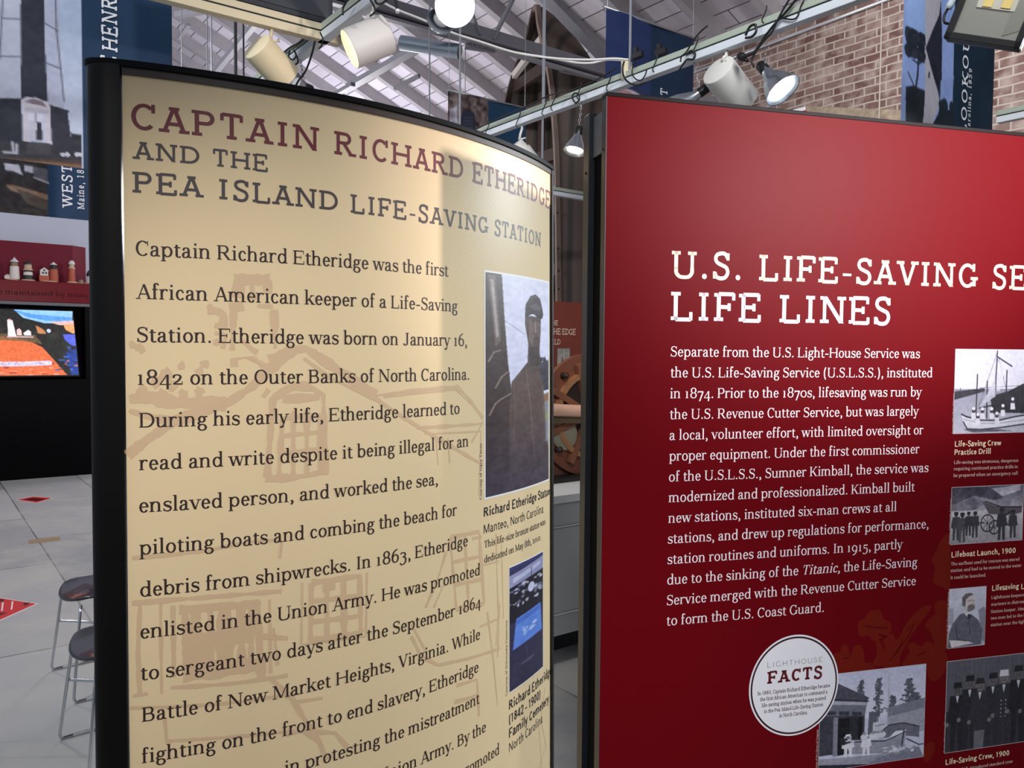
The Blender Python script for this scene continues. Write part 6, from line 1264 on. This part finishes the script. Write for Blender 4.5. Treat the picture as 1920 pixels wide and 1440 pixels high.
for dx, dz in ((-18, 17), (-13, 17), (-16, 22)): mb.box(g + E2 * dx * s_ + ZZ * dz * s_ + BN * 4.9 * s_, E2 * 1.4 * s_, BN * .6 * s_, ZZ * 1.5 * s_)
mb.build('window', MK, o).parent = o
o, g, s_ = model('slim terracotta lighthouse model with a grey cap, fourth on the red shelf', 136, 531, [base(10), ('tower', [(6.5, 3), (5, 28), (.01, 28)], MR_, -1), ('gallery', [(5.8, 28), (5.8, 30), (4.2, 31), (4, 36), (.01, 36)], MS, -1), ('roof', [(5.2, 36), (5.4, 39), (3, 43), (.01, 44)], MC_, -1)])
o, g, s_ = model('tiny low pale building model beside the slim terracotta lighthouse', 152, 531, [('base', [(.01, 0), (5.5, 0), (5.5, 1.6), (.01, 1.8)], MS, 0), ('hut', [(.01, 1.6), (5, 1.6), (4.6, 6), (2, 8.4), (.01, 8.6)], MT, 0)])
o, g, s_ = model('dark topped lighthouse model partly hidden by the black panel post', 170, 533, [base(12), ('tower', [(6.5, 3), (5.5, 16), (.01, 16)], MW, 0), ('gallery', [(7.5, 16), (7.5, 19), (6, 20), (.01, 20)], MK, 0), ('roof', [(7, 20), (5, 25), (1, 29), (.01, 30)], MK, 0)])

# ------------------------------------------------------------------ floor: stools, stickers
CHR = mat('chrome', (206, 210, 216), .14, metal=1.0); SEAT = mat('seat_black', (34, 36, 42), .25, coat=.4)
def stool(label, fa, fb, seat_z=.455):
    """fa, fb: the two front floor corners of the sled base"""
    fa = np.asarray(fa, float); side = np.asarray(fb, float) - fa; wd = np.linalg.norm(side); sx = side / wd
    dz = np.array([-sx[1], sx[0], 0]); dz = dz if dz[0] > 0 else -dz; L = .40; fb = fa + dz * L
    o = thing('stool', label, 'stool', tuple((fa + fb) / 2 + sx * wd / 2), 'black chrome stools')
    r = .0065; zs2 = seat_z - .035
    for sd in (0, 1):
        off = sx * wd * sd; ins = sx * (.055 if sd == 0 else -.055)
        a = fa + off + ZZ * r; b = fb + off + ZZ * r; ta = fa + off + ins + dz * .045 + ZZ * zs2; tb = fb + off + ins - dz * .045 + ZZ * zs2
        mb = MB(); mb.tube(np.vstack([ta + (a - ta) * np.linspace(0, .95, 6)[:, None], cat_rom([a + (ta - a) * .04, a + dz * .01, a + dz * .03], 4), a + (b - a) * np.linspace(.12, .88, 5)[:, None], cat_rom([b - dz * .03, b - dz * .01, b + (tb - b) * .04], 4), b + (tb - b) * np.linspace(.1, 1, 6)[:, None]]), r, 10); mb.build('leg_frame', CHR, o, smooth=True)
        mb = MB(); mb.tube([a + dz * .05 - ZZ * .001, a + dz * .14 - ZZ * .001], r * 1.15, 10); mb.build('foot_glide', mat('glide', (190, 192, 196), .3), o, smooth=True)
    a = fa + sx * .035 + dz * .03 + ZZ * seat_z * .55; b = fa + sx * (wd - .035) + dz * .03 + ZZ * seat_z * .55
    mb = MB(); mb.tube(cat_rom([a, a + dz * .05 + sx * .05, a + dz * .12 + sx * .14, b + dz * .12 - sx * .14, b + dz * .05 - sx * .05, b], 6), r * .9, 10); mb.build('foot_rest', CHR, o, smooth=True)
    # shaped seat shell
    c = (fa + fb) / 2 + sx * wd / 2; n = 26; U_, V_ = np.meshgrid(np.linspace(-1, 1, n), np.linspace(-1, 1, n))
    rx = np.abs(U_) ** 1; X = U_ * np.sqrt(1 - V_ ** 2 * .42); Y = V_ * np.sqrt(1 - U_ ** 2 * .42)
    Zz = seat_z - .012 + .05 * np.maximum(X, 0) ** 2 * .5 + .045 * np.maximum(-X, 0) ** 3 * .4 - .05 * np.maximum(-Y - .45, 0) ** 1.6 - .05 * np.maximum(Y - .6, 0) ** 1.6 - .03 * (np.abs(X) > .86) * (np.abs(X) - .86) * 6
    P = c + X[..., None] * sx * .225 + Y[..., None] * dz * .205 + Zz[..., None] * ZZ
    mb = MB(); mb.grid(P[::-1]); s = mb.build('seat', SEAT, o, smooth=True); so = s.modifiers.new('thick', 'SOLIDIFY'); so.thickness = .014; so.offset = -1; bv = s.modifiers.new('sub', 'SUBSURF'); bv.levels = 1; bv.render_levels = 1
    return o
f1a = atz(96, 1258, 0); f1b = atz(138, 1320, 0); f2a = atz(111, 1388, 0)
stool('black seated chrome stool farther from us beside the cream panel', f1a, f1b)
stool('black seated chrome stool nearer to us beside the cream panel', f2a, f2a + (f1b - f1a))
STK = mat('sticker_red', (206, 44, 46), .4); STW = mat('sticker_white', (236, 226, 222), .45); STKd = mat('sticker_dark', (70, 14, 18), .4)
def flat_on_floor(pts, m, name, parent=None, h=.002, z=.0): P = [atz(x, y, 0) for x, y in pts]; mb = MB(); mb.prism([p + ZZ * z for p in P], ZZ * h); return mb.build(name, m, parent, at=None)
def sticker(label, pts, inset, marks):
    P = [atz(x, y, 0) for x, y in pts]; c = np.mean(P, 0); o = thing('floor_sticker', label, 'floor sticker', tuple(c), 'red floor stickers')
    mb = MB(); mb.prism(P, ZZ * .001); mb.build('white_border', STW, o)
    mb = MB(); mb.prism([c + (p - c) * inset + ZZ * .001 for p in P], ZZ * .0006); mb.build('red_face', STK, o)
    for m, L in marks: 
        mb = MB(); mb.prism([atz(x, y, 0) + ZZ * .0016 for x, y in L], ZZ * .0004); mb.build('printed_mark', m, o)
sticker('red diamond floor sticker far off near the black cabinet', [(30, 937.5), (62, 931), (100, 934), (70, 943)], .93, [(STKd, [(44, 937), (62, 934), (86, 936), (68, 940)])])
sticker('red diamond floor sticker nearest to us, cut by the photo edge', [(-70, 1132), (0, 1121), (72, 1132), (-2, 1165)], .94, [(STKd, [(44, 1131), (56, 1130), (50, 1136), (44, 1135)]), (STKd, [(-4, 1123.5), (8, 1124), (6, 1128), (-4, 1129)]), (STKd, [(-4, 1150), (14, 1149), (0, 1155)]), (STW, [(4, 1130), (7, 1130), (5, 1146), (2, 1146)]), (STW, [(22, 1128), (25, 1128), (23, 1143), (20, 1144)])])
mb = MB(); mb.prism([atz(x, y, 0) for x, y in ((52, 1013), (112, 1006), (114, 1013), (54, 1020))], ZZ * .001); o = mb.build('floor_tape', mat('tape_tan', (150, 128, 96), .5)); tag(o, 'tan strip of tape on the concrete between the red stickers', 'tape')
mb = MB(); q = atz(40, 890, 0); a_ = .09; mb.prism([q - E2 * .07, q + E2 * .05, q + E2 * .05 + ZZ * .17, q + E2 * .02 + ZZ * .17], BN * .03); o = mb.build('white_wedge', mat('wedge_white', (190, 190, 196), .5)); tag(o, 'small white wedge standing before the black cabinet', 'wedge')
